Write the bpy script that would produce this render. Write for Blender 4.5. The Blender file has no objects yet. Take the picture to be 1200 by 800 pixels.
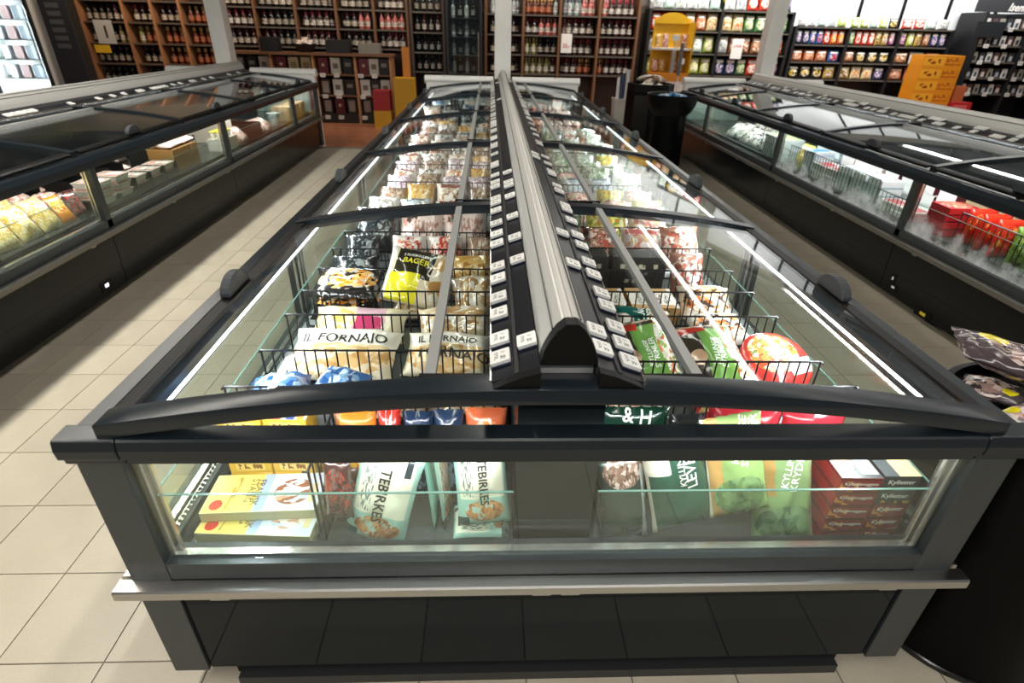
import bpy, bmesh, math, random
from mathutils import Vector, Matrix, noise
from mathutils.bvhtree import BVHTree

scene = bpy.context.scene
COL = scene.collection
PI = math.pi
rnd = random.Random(7)

# ------------------------------------------------------------------ camera, world, exposure, lamps
CAM_POS = (-0.1565, -0.8751, 1.5987)
CAM_YAW, CAM_PITCH, CAM_ROLL, CAM_F = 0.0463, 0.5163, 0.0260, 649.73
cam_data = bpy.data.cameras.new('camera')
cam_data.sensor_width = 36.0
cam_data.lens = CAM_F / 1200.0 * 36.0
cam_data.clip_start = 0.02
cam_data.dof.use_dof = True
cam_data.dof.focus_distance = 1.75
cam_data.dof.aperture_fstop = 3.4
cam = bpy.data.objects.new('camera', cam_data)
COL.objects.link(cam)
_f = Vector((math.sin(CAM_YAW) * math.cos(CAM_PITCH), math.cos(CAM_YAW) * math.cos(CAM_PITCH), -math.sin(CAM_PITCH)))
_r = Vector((math.cos(CAM_YAW), -math.sin(CAM_YAW), 0.0))
_u = _r.cross(_f)
_r2 = _r * math.cos(CAM_ROLL) + _u * math.sin(CAM_ROLL)
_u2 = -_r * math.sin(CAM_ROLL) + _u * math.cos(CAM_ROLL)
_m = Matrix((_r2, _u2, -_f)).transposed().to_4x4()
_m.translation = Vector(CAM_POS)
cam.matrix_world = _m
scene.camera = cam

world = bpy.data.worlds.new('world')
scene.world = world
world.use_nodes = True
world.node_tree.nodes['Background'].inputs[0].default_value = (0.80, 0.86, 0.95, 1)
world.node_tree.nodes['Background'].inputs[1].default_value = 0.07

scene.view_settings.view_transform = 'Standard'
scene.view_settings.look = 'None'
scene.view_settings.gamma = 1.0
scene.view_settings.use_curve_mapping = False
scene.view_settings.exposure = 0.0
scene.cycles.max_bounces = 10
scene.cycles.transparent_max_bounces = 40
scene.cycles.caustics_reflective = False
scene.cycles.caustics_refractive = False
scene.cycles.sample_clamp_indirect = 4.0


def area_light(name, loc, sx, sy, power, color=(1, 1, 1), rot=(0, 0, 0), parent=None, spread=PI):
    l = bpy.data.lights.new(name, 'AREA')
    l.shape = 'RECTANGLE'
    l.size, l.size_y, l.energy, l.color, l.spread = sx, sy, power, color, spread
    o = bpy.data.objects.new(name, l)
    COL.objects.link(o)
    o.location, o.rotation_euler = loc, rot
    if parent:
        o.parent = parent
    return o


CEIL = 3.6
LAMP_X = (-3.15, 0.05, 3.2)
for lx, pw, y0, y1 in ((LAMP_X[0], 180, -2.0, 4.9), (LAMP_X[1], 74, -2.0, 6.9), (LAMP_X[2], 50, -2.0, 9.8)):
    area_light('ceiling_lamp_light', (lx, (y0 + y1) / 2, 3.235), 0.06 if lx > 3 else 0.13, y1 - y0, pw, (1.0, 0.94, 0.84))
area_light('ceiling_lamp_light', (0.3, -2.6, 3.235), 4.4, 0.13, 78, (1.0, 0.97, 0.93))
area_light('ceiling_lamp_light', (7.0, 5.2, 3.235), 0.13, 8.8, 120, (1.0, 0.97, 0.92))
# added fill lights that brighten the back shelves, turned away from the aisles
for x0, x1, pw, cl in ((-7.1, -5.0, 34, (1.0, 0.74, 0.52)), (-4.9, -1.0, 52, (1.0, 0.88, 0.76)), (-0.9, 2.45, 48, (1.0, 0.90, 0.80)), (2.65, 5.2, 70, (1.0, 0.98, 0.94)), (5.3, 8.2, 75, (1.0, 0.98, 0.96)), (8.4, 10.2, 30, (1.0, 0.98, 0.96))):
    area_light('added_fill_light', ((x0 + x1) / 2, 9.30, 2.985), x1 - x0, 0.10, pw, cl, (math.radians(52), 0, 0))


# ------------------------------------------------------------------ colour and material helpers
def C(h, a=1.0):
    h = h.lstrip('#')
    r = []
    for i in (0, 2, 4):
        v = int(h[i:i + 2], 16) / 255.0
        r.append(v / 12.92 if v <= 0.04045 else ((v + 0.055) / 1.055) ** 2.4)
    return (r[0], r[1], r[2], a)


def new_mat(name):
    m = bpy.data.materials.new(name)
    m.use_nodes = True
    nt = m.node_tree
    return m, nt, nt.nodes['Principled BSDF']


def nd(nt, kind, **kw):
    n = nt.nodes.new(kind)
    for k, v in kw.items():
        if k.startswith('i_'):
            key = k[2:]
            n.inputs[int(key) if key.isdigit() else key].default_value = v
        else:
            setattr(n, k, v)
    return n


def add_bump(nt, b, scale, strength, dist=0.002, coord='Object', detail=3.0):
    tc = nd(nt, 'ShaderNodeTexCoord')
    n = nd(nt, 'ShaderNodeTexNoise')
    n.inputs['Scale'].default_value = scale
    n.inputs['Detail'].default_value = detail
    nt.links.new(tc.outputs[coord], n.inputs['Vector'])
    bp = nd(nt, 'ShaderNodeBump')
    bp.inputs['Strength'].default_value = strength
    bp.inputs['Distance'].default_value = dist
    nt.links.new(n.outputs['Fac'], bp.inputs['Height'])
    nt.links.new(bp.outputs['Normal'], b.inputs['Normal'])
    return n


def crease(nt, b, scale, strength):
    """crumpled film: ridged noise folds under a finer ripple"""
    tc = nd(nt, 'ShaderNodeTexCoord')
    oi = nd(nt, 'ShaderNodeObjectInfo')
    ad = nd(nt, 'ShaderNodeVectorMath', operation='ADD')
    nt.links.new(tc.outputs['Object'], ad.inputs[0])
    nt.links.new(oi.outputs['Location'], ad.inputs[1])
    n = nd(nt, 'ShaderNodeTexNoise', noise_type='RIDGED_MULTIFRACTAL')
    n.inputs['Scale'].default_value = scale * 3.2
    n.inputs['Detail'].default_value = 3.0
    n.inputs['Distortion'].default_value = 0.8
    nt.links.new(ad.outputs[0], n.inputs['Vector'])
    bp = nd(nt, 'ShaderNodeBump')
    bp.inputs['Strength'].default_value = min(1.0, strength * 1.3)
    bp.inputs['Distance'].default_value = 0.006
    nt.links.new(n.outputs[0], bp.inputs['Height'])
    nt.links.new(bp.outputs['Normal'], b.inputs['Normal'])
    b.inputs['Coat Weight'].default_value = 0.6
    b.inputs['Coat Roughness'].default_value = 0.10
    nt.links.new(bp.outputs['Normal'], b.inputs['Coat Normal'])


_mats = {}


def M(name, col='#808080', rough=0.5, metal=0.0, spec=0.5, var=0.0, vscale=8.0, bump=0.0, bscale=60.0, stretch=None, coat=0.0, hue=0.0):
    if name in _mats:
        return _mats[name]
    m, nt, b = new_mat(name)
    b.inputs['Base Color'].default_value = C(col)
    b.inputs['Roughness'].default_value = rough
    b.inputs['Metallic'].default_value = metal
    b.inputs['Specular IOR Level'].default_value = spec
    b.inputs['Coat Weight'].default_value = coat
    if var > 0:
        tc = nd(nt, 'ShaderNodeTexCoord')
        mp = nd(nt, 'ShaderNodeMapping')
        mp.inputs['Scale'].default_value = stretch or (1, 1, 1)
        n = nd(nt, 'ShaderNodeTexNoise')
        n.inputs['Scale'].default_value = vscale
        n.inputs['Detail'].default_value = 4
        nt.links.new(tc.outputs['Object'], mp.inputs['Vector'])
        nt.links.new(mp.outputs['Vector'], n.inputs['Vector'])
        oi = nd(nt, 'ShaderNodeObjectInfo')
        ad = nd(nt, 'ShaderNodeMath', operation='MULTIPLY_ADD')
        nt.links.new(oi.outputs['Random'], ad.inputs[0])
        ad.inputs[1].default_value = 0.35
        nt.links.new(n.outputs['Fac'], ad.inputs[2])
        mr = nd(nt, 'ShaderNodeMapRange')
        mr.inputs['From Min'].default_value = 0.3
        mr.inputs['From Max'].default_value = 1.05
        mr.inputs['To Min'].default_value = 1 - var
        mr.inputs['To Max'].default_value = 1 + var
        nt.links.new(ad.outputs[0], mr.inputs['Value'])
        hs = nd(nt, 'ShaderNodeHueSaturation')
        hs.inputs['Color'].default_value = C(col)
        nt.links.new(mr.outputs['Result'], hs.inputs['Value'])
        if hue > 0:
            mh = nd(nt, 'ShaderNodeMapRange')
            mh.inputs['To Min'].default_value = 0.5 - hue
            mh.inputs['To Max'].default_value = 0.5 + hue
            nt.links.new(oi.outputs['Random'], mh.inputs['Value'])
            nt.links.new(mh.outputs['Result'], hs.inputs['Hue'])
        nt.links.new(hs.outputs['Color'], b.inputs['Base Color'])
    if bump > 0:
        add_bump(nt, b, bscale, bump)
    _mats[name] = m
    return m


def emit_mat(name, col, strength):
    if name in _mats:
        return _mats[name]
    m, nt, b = new_mat(name)
    b.inputs['Base Color'].default_value = (0.8, 0.8, 0.8, 1)
    b.inputs['Emission Color'].default_value = C(col)
    b.inputs['Emission Strength'].default_value = strength
    _mats[name] = m
    return m


def glass_mat(name, tint='#fafefc', refl=1.0, frost=None, rough=0.0, base=0.05):
    """clear pane: straight-through view plus a mirror that grows towards grazing angles"""
    if name in _mats:
        return _mats[name]
    m = bpy.data.materials.new(name)
    m.use_nodes = True
    nt = m.node_tree
    nt.nodes.remove(nt.nodes['Principled BSDF'])
    out = nt.nodes['Material Output']
    tr = nd(nt, 'ShaderNodeBsdfTransparent')
    tr.inputs[0].default_value = C(tint)
    gl = nd(nt, 'ShaderNodeBsdfGlossy')
    gl.inputs['Roughness'].default_value = rough
    gl.inputs['Color'].default_value = (1, 1, 1, 1)
    lw = nd(nt, 'ShaderNodeLayerWeight')
    lw.inputs['Blend'].default_value = 0.5
    pw = nd(nt, 'ShaderNodeMath', operation='POWER')
    nt.links.new(lw.outputs['Facing'], pw.inputs[0])
    pw.inputs[1].default_value = 5.0
    ma = nd(nt, 'ShaderNodeMath', operation='MULTIPLY_ADD')
    nt.links.new(pw.outputs[0], ma.inputs[0])
    ma.inputs[1].default_value = 0.9 * refl
    ma.inputs[2].default_value = base * refl
    mx = nd(nt, 'ShaderNodeMixShader')
    nt.links.new(ma.outputs[0], mx.inputs['Fac'])
    nt.links.new(tr.outputs[0], mx.inputs[1])
    nt.links.new(gl.outputs[0], mx.inputs[2])
    last = mx
    if frost:
        # rime on the cold pane: thicker towards its lower edge, broken up by noise
        tc = nd(nt, 'ShaderNodeTexCoord')
        n = nd(nt, 'ShaderNodeTexNoise')
        n.inputs['Scale'].default_value = 2.6
        n.inputs['Detail'].default_value = 6
        n.inputs['Roughness'].default_value = 0.65
        nt.links.new(tc.outputs['Object'], n.inputs['Vector'])
        sep = nd(nt, 'ShaderNodeSeparateXYZ')
        nt.links.new(tc.outputs['Object'], sep.inputs[0])
        zr = nd(nt, 'ShaderNodeMapRange')
        zr.inputs['From Min'].default_value = 0.50
        zr.inputs['From Max'].default_value = 0.76
        zr.inputs['To Min'].default_value = 0.16
        zr.inputs['To Max'].default_value = -0.22
        nt.links.new(sep.outputs['Z'], zr.inputs['Value'])
        ad = nd(nt, 'ShaderNodeMath', operation='ADD')
        nt.links.new(n.outputs['Fac'], ad.inputs[0])
        nt.links.new(zr.outputs['Result'], ad.inputs[1])
        mr = nd(nt, 'ShaderNodeMapRange')
        mr.inputs['From Min'].default_value = 0.50
        mr.inputs['From Max'].default_value = 0.72
        mr.inputs['To Max'].default_value = frost
        nt.links.new(ad.outputs[0], mr.inputs['Value'])
        df = nd(nt, 'ShaderNodeBsdfTranslucent')
        df.inputs[0].default_value = (0.9, 0.93, 0.94, 1)
        df2 = nd(nt, 'ShaderNodeBsdfDiffuse')
        df2.inputs[0].default_value = (0.9, 0.93, 0.94, 1)
        mm = nd(nt, 'ShaderNodeMixShader')
        nt.links.new(df.outputs[0], mm.inputs[1])
        nt.links.new(df2.outputs[0], mm.inputs[2])
        m2 = nd(nt, 'ShaderNodeMixShader')
        nt.links.new(mr.outputs['Result'], m2.inputs['Fac'])
        nt.links.new(mx.outputs[0], m2.inputs[1])
        nt.links.new(mm.outputs[0], m2.inputs[2])
        last = m2
    nt.links.new(last.outputs[0], out.inputs['Surface'])
    _mats[name] = m
    return m


def PK(name, base, layers=(), rough=0.28, wrinkle=0.5, wscale=9.0, clear=0.0, coat=0.0):
    """printed packaging: flat print laid out on the object's own box coordinates"""
    if name in _mats:
        return _mats[name]
    m, nt, b = new_mat(name)
    L = nt.links.new
    b.inputs['Roughness'].default_value = rough
    b.inputs['Coat Weight'].default_value = coat
    tc = nd(nt, 'ShaderNodeTexCoord')
    sx = nd(nt, 'ShaderNodeSeparateXYZ')
    L(tc.outputs['Generated'], sx.inputs[0])
    cz = nd(nt, 'ShaderNodeCombineXYZ')
    L(sx.outputs['X'], cz.inputs['X'])
    L(sx.outputs['Z'], cz.inputs['Y'])
    oi = nd(nt, 'ShaderNodeObjectInfo')
    cur = nd(nt, 'ShaderNodeRGB')
    cur.outputs[0].default_value = C(base)
    cur = cur.outputs[0]
    for ly in layers:
        kind = ly[0]
        src = tc.outputs['Generated']
        if kind.endswith('_z'):
            kind = kind[:-2]
            src = cz.outputs[0]
        cx, cy, rx, ry = ly[1:5]
        sub = nd(nt, 'ShaderNodeVectorMath', operation='SUBTRACT')
        L(src, sub.inputs[0])
        sub.inputs[1].default_value = (cx, cy, 0)
        mul = nd(nt, 'ShaderNodeVectorMath', operation='MULTIPLY')
        L(sub.outputs[0], mul.inputs[0])
        mul.inputs[1].default_value = (1 / rx, 1 / ry, 0)
        if kind in ('rect', 'text'):
            ab = nd(nt, 'ShaderNodeVectorMath', operation='ABSOLUTE')
            L(mul.outputs[0], ab.inputs[0])
            s2 = nd(nt, 'ShaderNodeSeparateXYZ')
            L(ab.outputs[0], s2.inputs[0])
            mxn = nd(nt, 'ShaderNodeMath', operation='MAXIMUM')
            L(s2.outputs['X'], mxn.inputs[0])
            L(s2.outputs['Y'], mxn.inputs[1])
            dist = mxn.outputs[0]
        else:
            ln = nd(nt, 'ShaderNodeVectorMath', operation='LENGTH')
            L(mul.outputs[0], ln.inputs[0])
            dist = ln.outputs['Value']
        lt = nd(nt, 'ShaderNodeMath', operation='LESS_THAN')
        L(dist, lt.inputs[0])
        lt.inputs[1].default_value = 1.0
        fac = lt.outputs[0]
        mix = nd(nt, 'ShaderNodeMix', data_type='RGBA')
        L(cur, mix.inputs[6])
        if kind == 'food' or kind == 'foodrect':
            if kind == 'foodrect':
                pass
            vo = nd(nt, 'ShaderNodeTexVoronoi')
            vo.inputs['Scale'].default_value = ly[7] * 2.3
            off = nd(nt, 'ShaderNodeVectorMath', operation='ADD')
            L(tc.outputs['Generated'], off.inputs[0])
            cb = nd(nt, 'ShaderNodeCombineXYZ')
            ml = nd(nt, 'ShaderNodeMath', operation='MULTIPLY')
            L(oi.outputs['Random'], ml.inputs[0])
            ml.inputs[1].default_value = 9.0
            L(ml.outputs[0], cb.inputs['Z'])
            L(cb.outputs[0], off.inputs[1])
            nz = nd(nt, 'ShaderNodeTexNoise')
            nz.inputs['Scale'].default_value = ly[7] * 1.6
            L(off.outputs[0], nz.inputs['Vector'])
            ds = nd(nt, 'ShaderNodeVectorMath', operation='MULTIPLY_ADD')
            L(nz.outputs['Color'], ds.inputs[0])
            ds.inputs[1].default_value = (0.16, 0.16, 0.16)
            L(off.outputs[0], ds.inputs[2])
            L(ds.outputs[0], vo.inputs['Vector'])
            sv = nd(nt, 'ShaderNodeSeparateColor')
            L(vo.outputs['Color'], sv.inputs[0])
            cr = nd(nt, 'ShaderNodeValToRGB')
            cr.color_ramp.interpolation = 'CONSTANT'
            cols = list(ly[5]) + [ly[6]]
            els = cr.color_ramp.elements
            while len(els) < len(cols):
                els.new(0.5)
            for k, cc in enumerate(cols):
                els[k].position = k / len(cols)
                els[k].color = C(cc)
            L(sv.outputs['Red'], cr.inputs['Fac'])
            L(cr.outputs['Color'], mix.inputs[7])
        elif kind == 'text':
            # small print: rows of broken dark strokes
            br = nd(nt, 'ShaderNodeTexNoise')
            br.inputs['Scale'].default_value = 1.0
            br.inputs['Detail'].default_value = 0.0
            mp = nd(nt, 'ShaderNodeMapping')
            mp.inputs['Scale'].default_value = (ly[6], ly[7], 0)
            L(src, mp.inputs['Vector'])
            L(mp.outputs[0], br.inputs['Vector'])
            gt = nd(nt, 'ShaderNodeMath', operation='GREATER_THAN')
            L(br.outputs['Fac'], gt.inputs[0])
            gt.inputs[1].default_value = 0.52
            mu = nd(nt, 'ShaderNodeMath', operation='MULTIPLY')
            L(gt.outputs[0], mu.inputs[0])
            L(fac, mu.inputs[1])
            fac = mu.outputs[0]
            mix.inputs[7].default_value = C(ly[5])
        else:
            mix.inputs[7].default_value = C(ly[5])
        L(fac, mix.inputs[0])
        cur = mix.outputs[2]
    hs = nd(nt, 'ShaderNodeHueSaturation')
    mr = nd(nt, 'ShaderNodeMapRange')
    mr.inputs['To Min'].default_value = 0.88
    mr.inputs['To Max'].default_value = 1.06
    L(oi.outputs['Random'], mr.inputs['Value'])
    L(mr.outputs['Result'], hs.inputs['Value'])
    L(cur, hs.inputs['Color'])
    L(hs.outputs['Color'], b.inputs['Base Color'])
    if wrinkle > 0:
        crease(nt, b, wscale * 0.55, wrinkle)
    if clear > 0:
        out = nt.nodes['Material Output']
        tr = nd(nt, 'ShaderNodeBsdfTransparent')
        mx = nd(nt, 'ShaderNodeMixShader')
        mx.inputs['Fac'].default_value = clear
        L(b.outputs[0], mx.inputs[1])
        L(tr.outputs[0], mx.inputs[2])
        L(mx.outputs[0], out.inputs['Surface'])
    _mats[name] = m
    return m


# ------------------------------------------------------------------ mesh helpers
class MB:
    def __init__(self):
        self.v, self.f, self.mi = [], [], []
        self.cur = 0

    def add(self, vs, fs):
        n = len(self.v)
        self.v.extend([tuple(p) for p in vs])
        for q in fs:
            self.f.append(tuple(i + n for i in q))
            self.mi.append(self.cur)
        return self

    def box(self, x0, x1, y0, y1, z0, z1):
        if x0 > x1: x0, x1 = x1, x0
        if y0 > y1: y0, y1 = y1, y0
        if z0 > z1: z0, z1 = z1, z0
        vs = [(x0, y0, z0), (x1, y0, z0), (x1, y1, z0), (x0, y1, z0), (x0, y0, z1), (x1, y0, z1), (x1, y1, z1), (x0, y1, z1)]
        return self.add(vs, [(3, 2, 1, 0), (4, 5, 6, 7), (0, 1, 5, 4), (1, 2, 6, 5), (2, 3, 7, 6), (3, 0, 4, 7)])

    def cbox(self, cx, cy, cz, sx, sy, sz):
        return self.box(cx - sx / 2, cx + sx / 2, cy - sy / 2, cy + sy / 2, cz - sz / 2, cz + sz / 2)

    def prism(self, pts, a, b, axis='y'):
        """extrude a closed 2D profile along an axis: y -> pts are (x,z); x -> pts are (y,z); z -> pts are (x,y)"""
        n = len(pts)
        area = sum(pts[i][0] * pts[(i + 1) % n][1] - pts[(i + 1) % n][0] * pts[i][1] for i in range(n))
        if area < 0:
            pts = list(reversed(pts))
        def P(p, t):
            return (p[0], t, p[1]) if axis == 'y' else ((t, p[0], p[1]) if axis == 'x' else (p[0], p[1], t))
        vs = [P(p, a) for p in pts] + [P(p, b) for p in pts]
        flip = axis == 'y'
        fs = [tuple(range(n - 1, -1, -1)), tuple(range(n, 2 * n))] + [(i, (i + 1) % n, (i + 1) % n + n, i + n) for i in range(n)]
        if flip:
            fs = [tuple(reversed(q)) for q in fs]
        if b < a:
            fs = [tuple(reversed(q)) for q in fs]
        return self.add(vs, fs)

    def tube(self, p0, p1, r, n=6, r1=None):
        p0, p1 = Vector(p0), Vector(p1)
        d = (p1 - p0).normalized()
        a = Vector((0, 0, 1)) if abs(d.z) < 0.9 else Vector((1, 0, 0))
        s = d.cross(a).normalized()
        t = d.cross(s)
        r1 = r if r1 is None else r1
        vs = []
        for p, q in ((p0, r), (p1, r1)):
            for i in range(n):
                an = 2 * PI * i / n + PI / n
                vs.append(p + s * (math.cos(an) * q) + t * (math.sin(an) * q))
        fs = [(i, i + n, (i + 1) % n + n, (i + 1) % n) for i in range(n)]
        fs += [tuple(range(n)), tuple(range(2 * n - 1, n - 1, -1))]
        return self.add(vs, fs)

    def lathe(self, prof, n=16, cx=0.0, cy=0.0, closed=True):
        vs, fs = [], []
        for (r, z) in prof:
            for i in range(n):
                an = 2 * PI * i / n
                vs.append((cx + r * math.cos(an), cy + r * math.sin(an), z))
        for k in range(len(prof) - 1):
            for i in range(n):
                j = (i + 1) % n
                fs.append((k * n + i, k * n + j, (k + 1) * n + j, (k + 1) * n + i))
        if closed:
            fs.append(tuple(range(n - 1, -1, -1)))
            fs.append(tuple((len(prof) - 1) * n + i for i in range(n)))
        return self.add(vs, fs)

    def mesh(self, name, mats, smooth=False, bevel=0.0):
        me = bpy.data.meshes.new(name)
        me.from_pydata(self.v, [], self.f)
        if not isinstance(mats, (list, tuple)):
            mats = [mats]
        for m in mats:
            me.materials.append(m)
        me.polygons.foreach_set('material_index', self.mi)
        if bevel > 0:
            bm = bmesh.new()
            bm.from_mesh(me)
            bmesh.ops.bevel(bm, geom=[e for e in bm.edges if e.calc_face_angle(0) > 0.6], offset=bevel, segments=2, affect='EDGES', profile=0.5)
            bm.to_mesh(me)
            bm.free()
        if smooth:
            me.polygons.foreach_set('use_smooth', [True] * len(me.polygons))
            me.set_sharp_from_angle(angle=0.7)
        me.update()
        return me


def link(name, data, parent=None, loc=None, rot=None):
    o = bpy.data.objects.new(name, data)
    COL.objects.link(o)
    if parent is not None:
        o.parent = parent
    if loc is not None:
        o.location = loc
    if rot is not None:
        o.rotation_euler = rot
    return o


def part(name, mb, mats, parent, smooth=False, bevel=0.0, loc=None, rot=None):
    return link(name, mb.mesh(name, mats, smooth, bevel), parent, loc, rot)


def tag(o, label, cat, group=None, kind=None):
    o['label'] = label
    if cat:
        o['category'] = cat
    if group:
        o['group'] = group
    if kind:
        o['kind'] = kind
    return o


def empty(name, loc, label, cat, group=None, rot=0.0):
    o = bpy.data.objects.new(name, None)
    COL.objects.link(o)
    o.location = loc
    o.rotation_euler = (0, 0, rot)
    o.empty_display_size = 0.1
    return tag(o, label, cat, group)


def thing(name, me, label, cat, loc, rot=(0, 0, 0), group=None, scale=None):
    o = link(name, me, None, loc, rot)
    if scale:
        o.scale = scale
    return tag(o, label, cat, group)


def struct(name, mb, mats, smooth=False, parent=None):
    o = part(name, mb, mats, parent, smooth)
    if parent is None:
        o['kind'] = 'structure'
    return o


ORD = ['first', 'second', 'third', 'fourth', 'fifth', 'sixth', 'seventh', 'eighth', 'ninth', 'tenth', 'eleventh', 'twelfth', 'thirteenth',
       'fourteenth', 'fifteenth', 'sixteenth', 'seventeenth', 'eighteenth', 'nineteenth', 'twentieth']
TENS = {2: 'twenty', 3: 'thirty', 4: 'forty', 5: 'fifty', 6: 'sixty', 7: 'seventy', 8: 'eighty', 9: 'ninety'}


def ordinal(i):
    """0 -> first"""
    if i < 20:
        return ORD[i]
    n = i + 1
    if n % 10 == 0:
        return TENS[n // 10][:-1] + 'ieth'
    return TENS[n // 10] + '-' + ORD[n % 10 - 1]


def text_mesh(s, size, align='CENTER', bold=0.0, shear=0.0):
    cu = bpy.data.curves.new('lettering', 'FONT')
    cu.body = s
    cu.size = size
    cu.align_x = align
    cu.align_y = 'CENTER'
    cu.offset = bold
    cu.shear = shear
    cu.resolution_u = 2
    o = bpy.data.objects.new('lettering', cu)
    me = bpy.data.meshes.new_from_object(o)
    bpy.data.objects.remove(o)
    bpy.data.curves.remove(cu)
    return me


def lettering(s, size, mat, parent, matrix=None, surf=None, bold=0.0, shear=0.0, align='CENTER'):
    """flat print as its own thin mesh; surf(x, y) -> z lays it on a curved face"""
    me = text_mesh(s, size, align, bold, shear)
    if matrix is not None:
        me.transform(matrix)
    if surf is not None:
        bm = bmesh.new()
        bm.from_mesh(me)
        bmesh.ops.triangulate(bm, faces=bm.faces[:])
        bmesh.ops.subdivide_edges(bm, edges=[e for e in bm.edges if e.calc_length() > size * 0.22], cuts=2)
        bmesh.ops.triangulate(bm, faces=bm.faces[:])
        for v in bm.verts:
            v.co.z = surf(v.co.x, v.co.y) + 0.0016
        bm.to_mesh(me)
        bm.free()
    me.materials.clear()
    me.materials.append(mat)
    return link('lettering', me, parent)


# ------------------------------------------------------------------ shared materials
FRAME = M('frame_blue_black', '#1a232a', 0.28, 0.0, 0.4, var=0.10, vscale=20)
POST = M('post_grey', '#4d5254', 0.38, 0.55, 0.5, var=0.08, vscale=30, stretch=(1, 1, 0.1))
PANEL = M('panel_gloss_black', '#08141a', 0.06, 0.0, 0.18, var=0.08, vscale=4)
PANEL_SIDE = M('panel_dark', '#0d1011', 0.24, 0.0, 0.22, var=0.10, vscale=5)
STEEL = M('brushed_steel', '#b4b2ae', 0.30, 1.0, 0.5, var=0.12, vscale=40, stretch=(0.05, 1, 1))
ALU = M('satin_aluminium', '#d6d5d1', 0.40, 0.45, 0.5, var=0.10, vscale=30, stretch=(1, 0.03, 1))
BLACK = M('black_plastic', '#050607', 0.45, 0.0, 0.2, var=0.10, vscale=30)
RUBBER = M('handle_plastic', '#3c4146', 0.5, 0.0, 0.4, var=0.05)
NAVY = M('rail_navy', '#14161d', 0.35, 0.0, 0.5, var=0.15, vscale=30)
NAVYCLEAR = M('tag_holder', '#1d2740', 0.15, 0.0, 0.6)
LINER = M('liner_metal', '#5c6361', 0.35, 0.3, 0.5, var=0.08, vscale=10)
PARTITION = M('partition_dark', '#262c2d', 0.2, 0.2, 0.5, var=0.08, vscale=6)
TRIM = M('bright_trim', '#d8d6d0', 0.25, 0.9)
BARGREY = M('bar_grey', '#a4a6a5', 0.4, 0.3)
WIRE = M('wire_black', '#1d1d1f', 0.35, 0.3)
LED = emit_mat('led_tube', '#f4fbff', 6.0)
GLASS = glass_mat('pane_glass')
LIDGLASS = glass_mat('lid_glass', '#fafdfc', 0.8, base=0.03)
EDGE = M('glass_edge_green', '#56776c', 0.3, 0.0, 0.6)
FROST = glass_mat('pane_glass_rimed', frost=0.85)
WHITE = M('white_paint', '#f3f2ee', 0.55, var=0.03)
WHITEG = M('white_gloss', '#f8f8f6', 0.35)
TXT_W = M('print_white', '#f2f1ea', 0.5)
TXT_K = M('print_black', '#1d1c1a', 0.5)
TXT_GREY = M('print_grey', '#8d928f', 0.5)

# ------------------------------------------------------------------ setting: floor, walls, ceiling, columns, lamps
TILE = PK('floor_tile', '#cfc8b8', [], rough=0.42, wrinkle=0.0)
def tile_mat():
    m, nt, b = new_mat('floor_tile_stone')
    L = nt.links.new
    tc = nd(nt, 'ShaderNodeTexCoord')
    oi = nd(nt, 'ShaderNodeObjectInfo')
    n1 = nd(nt, 'ShaderNodeTexNoise'); n1.inputs['Scale'].default_value = 160; n1.inputs['Detail'].default_value = 3
    n2 = nd(nt, 'ShaderNodeTexNoise'); n2.inputs['Scale'].default_value = 6; n2.inputs['Detail'].default_value = 5
    for n in (n1, n2):
        L(tc.outputs['Object'], n.inputs['Vector'])
    mx = nd(nt, 'ShaderNodeMix', data_type='RGBA')
    mx.inputs[6].default_value = C('#aea592'); mx.inputs[7].default_value = C('#d5ccb9')
    ad = nd(nt, 'ShaderNodeMath', operation='MULTIPLY_ADD'); ad.inputs[1].default_value = 0.55
    L(n2.outputs['Fac'], ad.inputs[0])
    sc = nd(nt, 'ShaderNodeMath', operation='MULTIPLY'); sc.inputs[1].default_value = 0.45
    L(n1.outputs['Fac'], sc.inputs[0]); L(sc.outputs[0], ad.inputs[2]); L(ad.outputs[0], mx.inputs[0])
    hs = nd(nt, 'ShaderNodeHueSaturation')
    mr = nd(nt, 'ShaderNodeMapRange'); mr.inputs['To Min'].default_value = 0.93; mr.inputs['To Max'].default_value = 1.04
    L(oi.outputs['Random'], mr.inputs['Value']); L(mr.outputs['Result'], hs.inputs['Value'])
    L(mx.outputs[2], hs.inputs['Color']); L(hs.outputs['Color'], b.inputs['Base Color'])
    b.inputs['Roughness'].default_value = 0.38
    b.inputs['Specular IOR Level'].default_value = 0.35
    bp = nd(nt, 'ShaderNodeBump'); bp.inputs['Strength'].default_value = 0.12; bp.inputs['Distance'].default_value = 0.002
    L(n1.outputs['Fac'], bp.inputs['Height']); L(bp.outputs['Normal'], b.inputs['Normal'])
    return m
TILE = tile_mat()
GROUT = M('grout', '#7d766c', 0.8, var=0.1)
floor = struct('floor', MB().box(-10, 10.5, -3.5, 12, -0.10, -0.004), GROUT)
T, TX0, TY0 = 0.30, -1.2507, 0.0833
tile_me = MB()
g = 0.0022
tile_me.prism([(g, g), (T - g, g), (T - g, T - g), (g, T - g)], -0.02, 0.0, 'z')
tile_me = tile_me.mesh('tile', TILE)
rest = MB()
single = 0
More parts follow.
